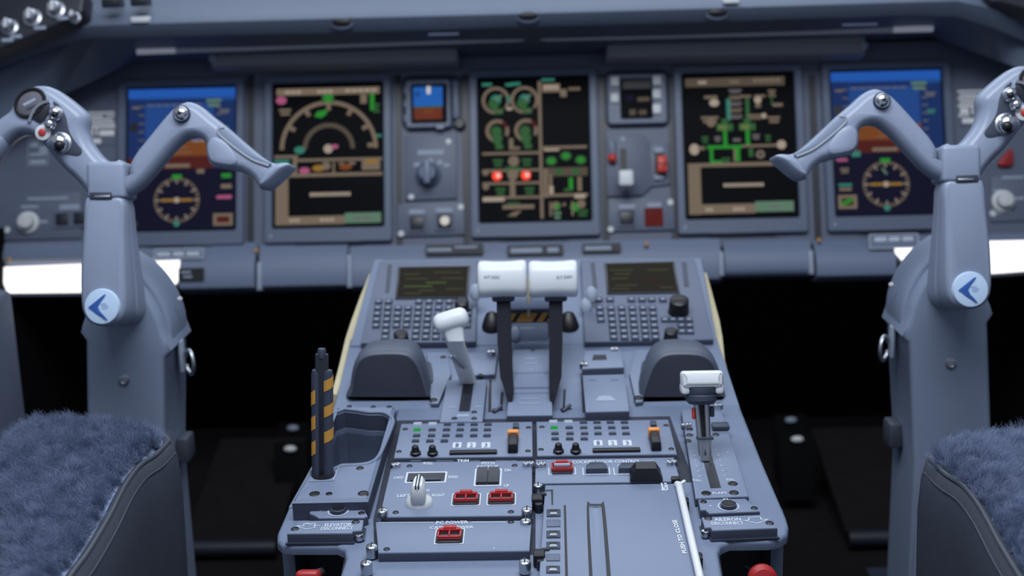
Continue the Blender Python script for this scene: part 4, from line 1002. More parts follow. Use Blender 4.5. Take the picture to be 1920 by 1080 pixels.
mb = MB(t); mb.inflate(rrect(a[0], e[0], e[1]+.006, a[1], .004, 3), [(-.013, .004), (-.010, .001), (.008, 0), (.012, .002), (.0135, .006)], WHITE)
for s_ in (-1, 1): x0 = a[0] if s_ < 0 else e[0]-.009; mb.box(x0, x0+.009, e[1], e[1]+.012, -.010, .011, WHITE, .003)
mb.build('handle', label='white handle')
c_ = lx(1315, 757); mb = MB(t); mb.lathe((c_[0], c_[1], 0), [(.013, 0), (.0165, .004), (.0165, .009), (.0155, .010), (.0165, .0125), (.016, .018)], DARKP, 24, 'V'); mb.build('collar', label='dark ribbed collar')
q_ = F.p(1322, 846); 
for dx, r, m_ in ((-.0052, .0035, STEEL), (.0052, .0035, STEEL), (0, .003, BLACK)):
    mb = MB(t); mb.tube([(c_[0]+dx, c_[1]+.002, 0), (q_[0]+dx*.7, q_[1]-.004, .0)], [r, r*.85], m_, 12); mb.build('rod')
mb = MB(t); z0, z1 = F.p(1297, 765), F.p(1303, 786); mb.box(z0[0], z1[0], z1[1], z0[1], -.004, .004, REDBR, .0015); mb.build('trigger', label='red trigger edge')
z0, z1 = F.p(1331, 762), F.p(1340, 782); mb = MB(t); mb.box(z0[0], z1[0], z1[1], z0[1], -.006, .001, DARKP, .0015); mb.build('guide')
mb = MB(t); y_ = F.p(1322, 822)[1]; mb.box(q_[0]-.0085, q_[0]+.0085, y_-.001, y_+.002, -.006, .006, DARKP, .0005); mb.loft([[(q_[0]-.007, y_-.001, .003), (q_[0]+.007, y_-.001, .003), (q_[0]+.007, y_-.001, -.005), (q_[0]-.007, y_-.001, -.005)], [(q_[0]-.004, q_[1]-.010, .002), (q_[0]+.004, q_[1]-.010, .002), (q_[0]+.004, q_[1]-.010, -.003), (q_[0]-.004, q_[1]-.010, -.003)]], STEEL); mb.build('lever_foot')

# ================================================================== QUADRANT
QN = 0.0
# speed brake lever panel
t, mb = dplate('slotted_lever_console', 'slotted panel under the slim white lever on the left of the quadrant', [(838, 712), (913, 711), (905, 790), (824, 791)], Q)
mb.flat(Q.poly([(869, 714), (889, 714), (881, 771), (860, 771)], .0004), .0004, BLACK); mb.flat(Q.poly([(866, 738), (885, 738), (881, 771), (860, 771)], .0005), .0005, DARK)
for x0, x1, y in ((840, 856, 764), (889, 904, 763)): u0, v = Q.p(x0, y); u1 = Q.p(x1, y)[0]; mb.rect(u0, u1, v-.0012, v+.0012, .0004, FAINT)
u0, u1, v0, v1 = fr(Q, 857, 777, 879, 782); mb.rect(u0, u1, v0, v1, .0004, FAINT); mb.build('plate')
for p_ in ((889, 773), (852, 785), (889, 785)): screw(t, Q, *p_, .0035)
bp = Q.w(*Q.p(879, 716)); db = (bp-CAM).dot(FW); F = tiltF(at(845, 604, db-.06), R(13))
t = thing('speed_brake_lever', 'slim white lever with a rounded knob leaning over the left keyboard', 'lever', F)
bl = F.mat().inverted() @ bp; kx = lambda x, y: F.p(x, y)
mb = MB(t)
def rsec(c, w, h, tl=.55):
    return [(c[0]+w*math.copysign(abs(math.cos(a))**tl, math.cos(a)), c[1], c[2]+h*math.copysign(abs(math.sin(a))**tl, math.sin(a))) for a in [2*math.pi*i/16 for i in range(16)]]
a0 = kx(846, 618); L = []
for s_ in (0, .15, .5, .85, 1): 
    c = Vector((a0[0], a0[1], 0)).lerp(bl+Vector((0, -.002, 0)), s_); L.append(rsec(c, .0112-.001*s_, .007))
mb.loft(L, WHITE); mb.build('arm')
mb = MB(t)
for dx, w in ((-.004, .0006), (.004, .0006), (0, .0016)):
    p0 = Vector((a0[0]+dx, a0[1]-.03, .0074)); p1 = bl+Vector((dx, .012, .0074)); mb.tube([p0, p1], w, FAINT if w < .001 else GREYP, 6)
mb.build('slider_groove', label='grey groove down the arm')
k0, k1 = kx(829, 606), kx(863, 596); mb = MB(t); p0, p1 = Vector((k0[0], k0[1], .002)), Vector((k1[0], k1[1], .002)); d_ = p1-p0
S_ = [(-.44, .001), (-.42, .005), (-.36, .0085), (-.25, .0108), (-.1, .0118), (.2, .0122), (.8, .0124), (1.1, .0122), (1.25, .0108), (1.36, .0085), (1.42, .005), (1.44, .001)]
mb.tube([p0+d_*s_ for s_, r in S_], [r for s_, r in S_], WHITE, 20)
mb.loft([rsec((p0+p1)/2+Vector((.001, -.004, 0)), .014, .009), rsec((p0+p1)/2+Vector((.003, -.016, -.001)), .0118, .0075), rsec((p0+p1)/2+Vector((.005, -.024, -.001)), .0105, .007)], WHITE)
mb.build('knob', label='rounded white knob')
mb = MB(t); c = bl; mb.box(c.x-.009, c.x+.009, c.y-.006, c.y+.006, c.z-.012, c.z+.006, BLACK, .002); mb.build('boot')

# centre quadrant with the two thrust levers
t, mb = dplate('thrust_quadrant', 'thrust lever quadrant plate with stepped ridges between the two dark lever arms', [(962, 655), (1032, 654), (1036, 778), (950, 779)], Q, BN, .004)
for y, w, m_ in ((700, .001, BOARD), (728, .004, BOARD), (738, .001, BOARD)): ln(mb, Q, 962, y, 1030, y-1, w, m_, .004)
for x0, x1, y in ((985, 1006, 673), (984, 1007, 682), (976, 1010, 748), (974, 1012, 757), (992, 999, 694)): u0, v = Q.p(x0, y, .004); u1 = Q.p(x1, y, .004)[0]; mb.rect(u0, u1, v-.001, v+.001, .0044, FAINT)
u, v = Q.p(999, 657, .004); mb.disc(u, v, .0045, .004, DARK, 3)
mb.build('plate')
for x0, x1, y0, y1 in ((937, 942, 735, 766), (915, 920, 712, 790), (1055, 1059, 730, 766), (962, 965, 675, 740), (1030, 1033, 672, 735)):
    mb = MB(t); mb.flat(Q.poly([(x0+2, y0), (x1+2, y0), (x1, y1), (x0, y1)], BN+.0006), BN+.0006, BLACK); mb.build('slot', label='dark slot line')
mb = MB(t); u0, u1, v0, v1 = fr(Q, 950, 779, 1038, 790, BN); mb.box(u0, u1, v0, v1, BN, BN+.0006, DARK); mb.build('front_edge')
for x, y in ((933, 772), (1062, 770)): 
    u, v = Q.p(x, y, BN); mb = MB(t); mb.arc(u, v, BN+.001, .006, .003, 20, 250, DARK); mb.tube([(u-.004, v-.004, BN+.002), (u+.005, v+.003, BN+.006)], .002, DARKP, 8); mb.build('clip')
# upper parts: box, hazard strip, dark bosses
BX = facing(993, 572, 1.66)
t2, = (thing('quadrant_hood', 'dark quadrant hood with black rounded shoulders and an amber hazard strip behind the white handles', 'quadrant', BX),)
def bx(x0, y0, x1, y1): a, e = BX.p(x0, y0), BX.p(x1, y1); return a[0], e[0], e[1], a[1]
u0, u1, v0, v1 = bx(948, 552, 1036, 580); mb = MB(t2); mb.box(u0, u1, v0, v1, -.05, .0, PLATE, .004); mb.build('crossbar')
u0, u1, v0, v1 = bx(952, 580, 1034, 646); mb = MB(t2); mb.box(u0, u1, v0-.02, v1, -.06, -.02, BOARD); mb.build('back_plate')
u0, u1, v0, v1 = bx(956, 588, 1030, 603); mb = MB(t2); mb.box(u0, u1, v0, v1, -.02, -.016, AMBER)
for i in (0, 2, 3):
    a = u0+(u1-u0)*(i*.27+.02); mb.flat([(a, v0), (a+.006, v0), (a+.014, v1), (a+.008, v1)], -.0158, BLACK)
mb.build('hazard_strip', label='amber and black hazard strip')
u0, u1, v0, v1 = bx(958, 606, 1028, 642); mb = MB(t2); mb.box(u0, u1, v0, v1, -.02, -.015, PLATE, .002); mb.rect(u0+.012, u0+.03, v1-.008, v1-.006, -.0148, FAINT); mb.build('face_plate')
u0, u1, v0, v1 = bx(959, 612, 972, 642); mb = MB(t2); mb.ball(((u0+u1)/2, (v0+v1)/2, -.012), .006, FAINT, 12, (1, 1.8, .6)); mb.build('latch')
for x0, x1 in ((902, 938), (1049, 1086)):
    u0, u1, v0, v1 = bx(x0, 585, x1, 640); cx, cy, w, h = (u0+u1)/2, (v0+v1)/2, (u1-u0)/2, (v1-v0)/2; mb = MB(t2)
    mb.lathe((cx, cy, -.04), [(w*1.1, -h), (w*1.15, -h*.75), (w*.85, -h*.62), (w*1.1, -h*.35), (w*1.12, 0), (w*.85, h*.55), (w*.55, h*.9), (w*.2, h)], BLACK, 24, 'V'); mb.build('shoulder_boss', label='black rounded shoulder')
mb = MB(t2); c0, c1 = BX.p(990, 520), BX.p(991, 592); mb.tube([(c0[0], c0[1], .006), (c0[0]+.001, (c0[1]+c1[1])/2, .003), (c1[0], c1[1], -.012)], .0022, CREAM, 8); mb.build('pull_cord', label='thin cream cord between the handles')
for px, py in ((1110, 553), (1100, 575), (890, 548)):
    c_ = BX.p(px, py, -.03); mb = MB(t2); mb.ball((c_[0], c_[1], -.05), .009, FAINT, 12, (.9, 1.3, .6)); mb.build('side_latch')
# levers
def thrust(x0, x1, ax, lab, txt, tpx):
    F = facing((x0+x1)/2, 523, 1.585, 10); tt = thing('thrust_lever', lab, 'lever', F, (0, 0, 0), 'white thrust levers')
    a, e = F.p(x0, 488)[0], F.p(x1, 488)[0]; vt, vb = F.p((x0+x1)/2, 488)[1], F.p((x0+x1)/2, 558)[1]
    h = (vt-vb)/2; cv = (vt+vb)/2
    mb = MB(tt); L = []
    for s_, k_ in ((0, .82), (.015, .93), (.05, .99), (.12, 1.0), (.3, .965), (.5, .95), (.7, .96), (.88, 1.0), (.95, .99), (.985, .93), (1, .82)):
        u = a+(e-a)*s_
        L.append([(u, cv+h*k_*math.copysign(abs(math.sin(q))**.62, math.sin(q)), .026*k_*math.copysign(abs(math.cos(q))**.75, math.cos(q))) for q in [2*math.pi*i/24 for i in range(24)]])
    mb.loft(L, WHITE); u, v = F.p(tpx, 519, .027); mb.text(txt, u, v, .0262, .020, GREYP, 0, .0034); mb.build('handle', label='white handle', sharp=50)
    mb = MB(tt); mi_ = F.mat().inverted(); L = []
    for (px, py, d_, hw, hd) in ax:
        c = mi_ @ at(px, py, d_); L.append([(c.x-hw, c.y, c.z-hd), (c.x+hw, c.y, c.z-hd), (c.x+hw, c.y, c.z+hd), (c.x-hw, c.y, c.z+hd)])
    mb.loft(L, ARMM); mb.build('arm', label='dark lever arm')
    mb = MB(tt); c = mi_ @ at(ax[0][0], 556, 1.59); mb.box(c.x-.014, c.x+.014, c.y-.006, c.y+.004, c.z-.015, c.z+.012, DARKP, .003); mb.build('neck')
dq = (Q.w(*Q.p(955, 757))-CAM).dot(FW); dq2 = (Q.w(*Q.p(1040, 756))-CAM).dot(FW)
thrust(896, 987, [(944, 553, 1.60, .0085, .016), (946, 640, 1.575, .0082, .016), (950, 705, 1.55, .0075, .014), (956, 735, dq+.008, .0045, .010), (957, 758, dq, .002, .006)], 'left of the two white thrust levers with a dark arm', 'A/T DISC', 922)
thrust(991, 1082, [(1042, 553, 1.60, .0085, .016), (1042, 640, 1.575, .0082, .016), (1041, 705, 1.55, .0075, .014), (1037, 735, dq2+.008, .0045, .010), (1035, 758, dq2, .002, .006)], 'right of the two white thrust levers with a dark arm', 'A/T DISC', 1058)

# right: trim switch block and cover plate; left: small cover
t, mb = dplate('trim_switch_block', 'raised block with a dark slot and two chrome fasteners right of the thrust levers', [(1096, 657), (1164, 655), (1170, 688), (1091, 691)], Q, BN, .006)
mb.flat(Q.poly([(1110, 675), (1138, 674), (1136, 665), (1113, 665)], .0064), .0064, BLACK); mb.build('block')
for p_ in ((1152, 656), (1095, 684)): stud(t, Q, *p_, .0055, .008, .001)
t, mb = dplate('pitch_trim_cover', 'flat lidded cover plate with a dark front edge beside the right thrust lever', [(1092, 703), (1171, 701), (1180, 770), (1098, 772)], Q, BN, .008)
u0, u1, v0, v1 = fr(Q, 1116, 744, 1154, 752, .008); mb.flat([(u0, v0), (u1, v0), (u1-.004, v1), ((u0+u1)/2, v1+.003), (u0+.004, v1)], .0084, FAINT)
for x0, x1 in ((1104, 1118), (1146, 1160)): u0, v = Q.p(x0, 713, .008); u1 = Q.p(x1, 713, .008)[0]; mb.rect(u0, u1, v-.001, v+.001, .0084, BOARD)
mb.build('lid')
mb = MB(t); mb.flat(Q.poly([(1088, 700), (1092, 700), (1098, 785), (1093, 786)], BN+.001), BN+.001, DARK); u0, u1, v0, v1 = fr(Q, 1097, 773, 1181, 785, BN); mb.box(u0, u1, v0, v1, BN, BN+.001, BLACK); mb.build('shadow_gap', label='dark gap under the lid')
t, mb = dplate('slat_cover', 'small cover plate with a chrome fastener behind the slim white lever', [(868, 662), (933, 660), (928, 701), (884, 703)], Q, BN, -.003)
mb.build('plate'); stud(t, Q, 921, 661, .0055, .008, -.003); screw(t, Q, 901, 703, .003, -.003)
t, mb = dplate('end_cover', 'narrow cover plate with dark screw holes beside the left hood', [(800, 660), (838, 659), (846, 700), (822, 756), (808, 756)], Q, BN, -.004)
mb.build('plate')
for p_, r in (((831, 670), .004), ((813, 750), .005)): screw(t, Q, *p_, r, -.004, BLACK)
mb = MB(t); mb.prism(smooth_loop(Q.poly([(795, 682), (808, 680), (812, 712), (802, 714)], -.002), 3), BN, -.002, DARKP, .001); mb.build('rubber_pad')
t, mb = dplate('end_cover', 'narrow cover plate with a dark screw hole beside the right hood', [(1190, 655), (1232, 654), (1205, 752), (1192, 754), (1180, 700)], Q, BN, -.004)
mb.build('plate'); screw(t, Q, 1197, 746, .006, -.004, BLACK)
mb = MB(t); mb.prism(smooth_loop(Q.poly([(1203, 680), (1214, 676), (1210, 705), (1202, 708)], -.002), 3), BN, -.002, DARKP, .001); mb.build('rubber_pad')

# padded hoods either side
def hood(pts, px, label):
    bp_ = Q.w(*Q.p(px, 752, BN), BN); d_ = (bp_-CAM).dot(FW); F = tiltF(at(px, 752, d_), 0)
    tt = thing('side_hood', label, 'hood', F); o = smooth_loop([F.p(*p) for p in pts], 4)
    o = [(u, max(v, -.004)) for u, v in o]
    mb = MB(tt); mb.inflate(o, [(-.085, .020), (-.078, .008), (-.062, .003), (-.035, .0), (-.012, 0), (-.006, .0015), (-.002, .004), (-.0005, .007)], HOODM); mb.build('shell', sharp=60)
    oo = o if area2(o) > 0 else o[::-1]
    mb = MB(tt); mb.prism(offset(oo, .005), -.004, .0004, RUBBER_SHADE, .0008); mb.build('face_pad', label='dark matte front pad')
hood([(651, 752), (654, 728), (659, 696), (667, 675), (682, 663), (704, 658), (746, 657), (770, 663), (786, 680), (798, 710), (806, 740), (808, 752), (730, 753)], 730, 'dark rounded hood on the left edge of the pedestal')
hood([(1198, 752), (1200, 740), (1209, 710), (1221, 682), (1237, 665), (1260, 658), (1302, 658), (1326, 664), (1342, 678), (1351, 700), (1356, 730), (1358, 752), (1280, 753)], 1280, 'dark rounded hood on the right edge of the pedestal')

# ================================================================== KEYBOARD UNITS
def cdu(label, outline, scr, rows_, cols, keep, extra, knobs, slots):
    tt, mb = dplate('control_display_unit', label, outline, C, BN, .0, BOARD, .002, 'keyboard unit', 'keyboard units at the front of the pedestal'); mb.build('plate')
    mb = MB(tt); pts = C.poly(scr, .002); pts = pts if area2(pts) > 0 else pts[::-1]
    mb.prism(offset(pts, -.003), 0, .002, DARK, .001); mb.flat(pts, .0022, OLIVD)
    (x0, y0), (x1, y1) = (scr[0][0], scr[0][1]), (scr[2][0], scr[2][1])
    def Lp(a, b, n): # bilinear on the screen
        top = Vector(pts_[0]).lerp(Vector(pts_[1]), a); bot = Vector(pts_[3]).lerp(Vector(pts_[2]), a); p_ = top.lerp(bot, b); return (p_.x, p_.y)
    pts_ = C.poly(scr, .002); k_ = 0
    for (a0, a1, b0, m_) in extra:
        k_ += 1; mb.flat([Lp(a0, b0, 0), Lp(a1, b0, 0), Lp(a1, b0+.075, 0), Lp(a0, b0+.075, 0)], .0024+k_*.00001, m_)
    mb.build('screen', label='dim olive text screen')
    proto = None; scale = abs(C.p(1001, 600)[0]-C.p(1000, 600)[0])
    for r, y in enumerate(rows_):
        for c, x in enumerate(cols):
            if not keep(r, c): continue
            xx = x+(y-565)*(-.10 if x < 1000 else .10)
            if proto is None: proto = key_mesh('key', 15.5*scale, .0098, .0028, EDGE, .0009, FAINT); proto.parent = tt; proto.location = loc_in(tt, C, xx, y)
            else: child('key', proto, tt, loc_in(tt, C, xx, y))
    for px, py, r, h in knobs:
        u, v = C.p(px, py, h*.6); mb = MB(tt); mb.lathe((u, v, 0), [(r*1.05, 0), (r, .003), (r*.95, h*.9), (r*.7, h)], BLACK, 18); mb.build('knob', label='black rotary knob')
    for (x0, y0, x1, y1) in slots:
        mb = MB(tt); mb.prism(C.poly([(x0+3, y0), (x1+3, y0), (x1-2, y1), (x0-2, y1)] if x0 < 1000 else [(x0-3, y0), (x1-3, y0), (x1+2, y1), (x0+2, y1)], .0006), -.0005, .0006, DARKP); mb.build('card_slot', label='dark upright slot')
W_ = OLIV
cdu('keyboard unit with a dim olive screen, left of the white thrust levers', [(712, 489), (896, 487), (892, 640), (676, 643)], [(750, 502), (878, 500), (873, 556), (745, 557)],
    (567, 579, 590, 601, 612, 623, 634), [710, 729, 748, 767, 786, 805, 824, 843, 862, 880], lambda r, c: not (r == 0 and c in (2, 3, 8, 9)) and not (r >= 5 and c in (0, 2, 3)) and not (r > 4 and c > 8),
    [(.06, .3, .2, W_), (.1, .42, .36, W_), (.4, .7, .5, OLGRN := lit('lit_olive_text', (.05, .08, .02))), (.62, .95, .36, W_), (.08, .5, .62, OLGRN), (.3, .55, .76, W_), (.7, .96, .72, W_), (.1, .35, .86, W_), (.5, .9, .16, W_)],
    ((866, 572, .010, .018), (752, 632, .010, .018)), ((724, 496, 732, 548),))
cdu('keyboard unit with a dim brown-olive screen, right of the white thrust levers', [(1089, 486), (1302, 484), (1338, 636), (1096, 641)], [(1137, 495), (1261, 492), (1270, 546), (1142, 548)],
    (563, 579, 590, 601, 612, 623, 634), [1123, 1144, 1164, 1184, 1204, 1222, 1243, 1258, 1273, 1288], lambda r, c: not (r == 0 and c in (2, 7, 8, 9)) and not (r == 1 and c > 5) and not (r == 2 and c > 5) and not (r >= 4 and c == 0) and not (r > 5 and c > 5) and not (r >= 4 and c in (6, 7)),
    [(.05, .4, .2, W_), (.1, .35, .34, W_), (.6, .92, .22, W_), (.05, .3, .5, W_), (.1, .42, .74, W_), (.5, .8, .6, OLRED), (.04, .3, .86, W_), (.75, .95, .84, W_)],
    ((1273, 570, .0135, .022), (1258, 626, .009, .016)), ((1110, 492, 1118, 540), (1281, 491, 1290, 537)))
# ledge where the pedestal meets the panel

# ================================================================== CONTROL COLUMNS AND YOKES
YF = facing(194, 575, 1.50); YO = (0, 0, 0)
CF = tiltF(at(233, 620, 1.585), 0)
def yp(pts): return [YF.p(*p) for p in pts]
def side_pair(s):
    mir = s > 0
    where = 'left' if s < 0 else 'right'
    yf = YF if s < 0 else facing(1817, 543, 1.50)
    t = thing('control_yoke', f'ram-horn control yoke with a pale blue round badge, in front of the {where} flight display', 'control yoke', yf, (0, 0, 0), None)
    FR[t.name] = (YF if s < 0 else YF, Vector((0, 0, 0)))       # geometry is drawn once, mirrored for the other seat
    M_ = lambda: MB(t, mir)
    horn = [(236, 345), (238, 310), (250, 286), (272, 258), (298, 226), (320, 202), (338, 191), (352, 189), (370, 196), (394, 216), (420, 236), (452, 264), (486, 292), (508, 304), (526, 304), (540, 306), (541, 314), (524, 330), (506, 346), (492, 354), (481, 350), (470, 334), (452, 322), (430, 317), (408, 313), (394, 307), (385, 294), (384, 276), (378, 262), (362, 255), (344, 258), (322, 276), (298, 304), (280, 326), (264, 344), (248, 358), (232, 366), (200, 368), (164, 366), (152, 352), (136, 334), (118, 318), (96, 294), (78, 272), (58, 254), (40, 250), (24, 254), (6, 268), (-8, 290), (-20, 306), (-50, 318), (-84, 334), (-96, 350), (-112, 350), (-150, 310), (-148, 300), (-128, 304), (-96, 290), (-60, 262), (-30, 238), (-4, 218), (14, 204), (24, 184), (38, 168), (60, 159), (86, 160), (108, 172), (132, 190), (152, 208), (157, 222), (155, 242), (162, 264), (176, 284), (190, 298), (206, 303), (222, 300)]
    H = smooth_loop(yp(horn), 3)
    mb = M_(); mb.inflate(H, [(-.042, .011), (-.037, .004), (-.028, 0), (-.012, 0), (-.005, .0025), (-.001, .007), (0, .0095)], YOKE); body = mb.build('horn', sharp=60)
    # thumb rest bulge and end flange of the inboard grip, mirrored outboard
    for pts, n0, n1 in (([(384, 268), (398, 252), (420, 256), (440, 276), (452, 300), (440, 316), (412, 314), (394, 308), (385, 294)], -.03, .0025), ([(498, 318), (522, 306), (541, 306), (541, 314), (524, 331), (506, 347), (492, 354), (484, 346), (488, 334)], -.05, .010), ([(8, 262), (-6, 246), (-24, 250), (-44, 270), (-54, 294), (-40, 308), (-14, 304)], -.03, .0025)):
        mb = M_(); mb.inflate(smooth_loop(yp(pts), 3), [(n0, .006), (n0+.004, .002), (n0+.010, 0), (n1-.012, 0), (n1-.005, .002), (n1-.001, .0045), (n1, .006)], YOKE); mb.build('grip_flare', sharp=60)
    mb = M_(); inl = smooth_loop(yp([(413, 236), (426, 244), (452, 267), (484, 293), (508, 306), (496, 311), (472, 300), (446, 283), (424, 266), (409, 252), (407, 242)]), 3)
    mb.prism(inl, -.006, .0012, COLUMN, .001); mb.build('grip_inlay', label='darker grip inlay')
    mb = M_(); mb.tube([(u, v, .0012) for u, v in smooth_path([(*p, ) for p in yp([(421, 239), (412, 241), (409, 249), (417, 258), (444, 280), (474, 300), (504, 311)])], 4)], .0012, PIPL, 6); mb.build('grip_seam', label='pale raised seam')
    # chrome button at the inboard apex
    u, v = YF.p(341, 214); mb = M_(); mb.lathe((u, v, -.003), [(.0105, 0), (.0105, .004), (.009, .006)], DARKP, 20); mb.ball((u, v, .004), .0088, CHROME, 18, (1, 1, .75)); mb.box(u-.002, u+.002, v-.002, v+.002, .009, .0115, BLACK, .0006); mb.build('trim_button', label='chrome domed button')
    # outboard switch cluster
    mb = M_(); mb.prism(smooth_loop(yp([(100, 190), (114, 200), (124, 220), (130, 246), (142, 266), (154, 282), (148, 292), (128, 290), (108, 284), (96, 262), (100, 236), (108, 224), (104, 206)]), 3), -.004, .0008, DARKP, .0004); mb.build('recess_shade', label='dark recess shading')  # recess shading laid on as a dark plate
    c = YF.p(57, 193); rot = Matrix.Rotation(R(38), 2)
    el = lambda a, b: [tuple(Vector(c)+rot @ Vector((a*math.cos(q), b*math.sin(q)))) for q in [2*math.pi*i/28 for i in range(28)]]
    mb = M_(); mb.frame(el(.0205, .0165), el(.0165, .0128), -.004, .003, BLACK, .001); mb.build('display_rim', label='black oval rim')
    mb = M_(); mb.prism(el(.0165, .0128), -.004, .001, GREYK, .0005); mb.flat([(c[0]-.009, c[1]-.001), (c[0]+.006, c[1]+.006), (c[0]+.007, c[1]+.003), (c[0]-.007, c[1]-.004)], .0012, FAINT); mb.flat([(c[0]-.005, c[1]-.007), (c[0]+.009, c[1]-.001), (c[0]+.010, c[1]-.004), (c[0]-.003, c[1]-.009)], .0012, DARKP); mb.build('chronometer_face', label='grey oval face')
    mb = M_(); mb.prism(yp([(60, 222), (68, 210), (82, 198), (93, 197), (95, 206), (84, 226), (76, 232)]), -.004, .002, DARK, .001); mb.build('thumb_wheel')
    mb = M_(); mb.tube([(u, v, .002) for u, v in smooth_path(yp([(56, 228), (66, 206), (80, 194), (94, 190)]), 4)], .0022, CHROME, 8); mb.build('chrome_arc')
    for px, py, r, cap in ((106, 213, .0075, BLACK), (96, 234, .006, None), (114, 269, .0115, BLACK)):
        u, v = YF.p(px, py); mb = M_(); mb.lathe((u, v, -.004), [(r*1.15, 0), (r*1.15, .006), (r*.9, .008)], STEEL, 18); mb.ball((u, v, .006), r, CHROME, 18, (1, 1, .8))
        if cap: mb.ball((u+r*.25, v-r*.3, .006+r*.5), r*.55, cap, 12)
        mb.build('chrome_switch', label='chrome domed switch')
    u, v = YF.p(81, 249); mb = M_(); mb.lathe((u, v, -.004), [(.0095, 0), (.009, .006), (.006, .007)], IVORY, 18); mb.lathe((u, v, .001), [(.0048, 0), (.0045, .003), (.003, .004)], REDB, 14); mb.build('red_button', label='red button in a pale ring')
    # neck, arm, badge
    mb = M_(); a, e = YF.p(163, 304), YF.p(236, 372); mb.box(a[0], e[0], e[1], a[1], -.045, .004, YOKE, .005, 3); mb.build('neck')
    mb = M_(); a, e = YF.p(170, 361), YF.p(212, 373); mb.box(a[0], e[0], e[1], a[1], -.01, .0046, DARKP, .001); mb.box(a[0]+.006, e[0]-.002, e[1]+.0015, e[1]+.004, 0, .0056, STEEL, .0006); mb.build('neck_slot', label='dark slot across the neck')
    arm = smooth_loop(yp([(162, 372), (196, 371), (231, 372), (233, 430), (235, 500), (236, 560), (232, 590), (218, 607), (196, 613), (172, 607), (157, 592), (151, 565), (151, 500), (156, 430)]), 3)
    if area2(arm) < 0: arm = arm[::-1]
    vt_, vb_ = max(p[1] for p in arm), min(p[1] for p in arm)
    def lay(f, d): return [(u, v, .003-f*(.035+.055*(vt_-v)/(vt_-vb_))) for u, v in (offset(arm, d) if d else arm)]
    mb = M_(); mb.loft([lay(1.0, .004), lay(.97, .0), lay(.60, 0), lay(.57, .003), lay(.52, .003), lay(.49, 0), lay(.09, 0), lay(.03, .002), lay(0, .006)], YOKE); mb.build('arm', sharp=50)
    u, v = YF.p(194, 575); R_ = .0213
    mb = M_(); mb.lathe((u, v, -.002), [(R_, 0), (R_, .006), (R_*.93, .0085), (R_*.6, .0095), (R_*.05, .0098)], EMBLEM, 36); bd = mb.build('badge', label='pale blue round badge')
    lg = MB(t); k = 1.50/FPX
    lg.prism([((x-194)*k, (574-y)*k) for x, y in ((170, 574.5), (186, 562), (199, 552), (203, 550.5), (201, 555), (192, 567), (188, 574.5), (192, 583), (202, 594), (205, 598.5), (199, 596), (184, 586))], .006, .0086, LOGO, .0002)
    for x0, x1, y in ((194, 208, 572), (195, 206, 576), (192, 204, 568)): lg.rect((x0-194)*k, (x1-194)*k, (574-y-1)*k, (574-y+.3)*k, .0084, BADGEL)
    lg.build('badge_arrow', parent=bd, label='blue arrow emblem')
    # column
    cf = CF if s < 0 else tiltF(at(1817-39, 589, 1.585), 0)
    tc = thing('control_column', f'tall blue-grey control column carrying the {where} yoke', 'control column', cf, (0, 0, 0))
    FR[tc.name] = (CF, Vector((0, 0, 0)))
    N_ = lambda: MB(tc, mir)
    cp = lambda pts: [CF.p(*p) for p in pts]
    vz = .012-cf.O.z
    bl_ = CF.p(163, 900); br_ = CF.p(308, 900)
    shape = smooth_loop(cp([(160, 640), (160, 590), (170, 560), (215, 538), (250, 536), (272, 556), (292, 590), (303, 622), (309, 670)]), 3)[:25]
    shape = shape+[(br_[0], br_[1]), (br_[0], vz), (bl_[0]+.006, vz), (bl_[0], bl_[1])]
    mb = N_(); mb.prism(shape, -.10, 0, COLUMN, .006, 3); mb.build('housing', sharp=50)
    mb = N_(); mb.prism(smooth_loop(cp([(206, 512), (232, 506), (262, 530), (288, 563), (307, 604), (313, 640), (312, 664), (302, 680), (284, 690), (206, 690)]), 3), -.092, -.022, COLUMN, .005, 3); mb.build('side_cover')
    u, v = CF.p(233, 713); mb = N_(); mb.lathe((u, v, 0), [(.0072, 0), (.0068, .0015), (.004, .002), (.0035, .0008)], STEEL, 18); mb.build('screw', label='steel screw')
    u, v = CF.p(311, 577); mb = N_(); mb.ball((u+.005, v, -.045), .0035, IVORY, 10); mb.build('rivet')
    u, v = CF.p(318, 690); mb = N_(); mb.box(u-.001, u+.004, v-.02, v+.022, -.060, -.044, FAINT, .002); mb.build('clip_plate', label='pale clip plate')
    u, v = CF.p(326, 868); mb = N_(); mb.box(u-.014, u+.005, v-.02, v+.014, -.085, -.05, LEATHER, .004); mb.build('foot_block')
    u, v = CF.p(342, 700); mb = N_(); mb.tube([(u+.0075*math.cos(q)-.004, v+.016*math.sin(q), -.05+.01*math.cos(q)) for q in [R(-160+320*i/20) for i in range(21)]], .0026, STEEL, 8); mb.build('hook', label='thin metal hook')
side_pair(-1); side_pair(1)

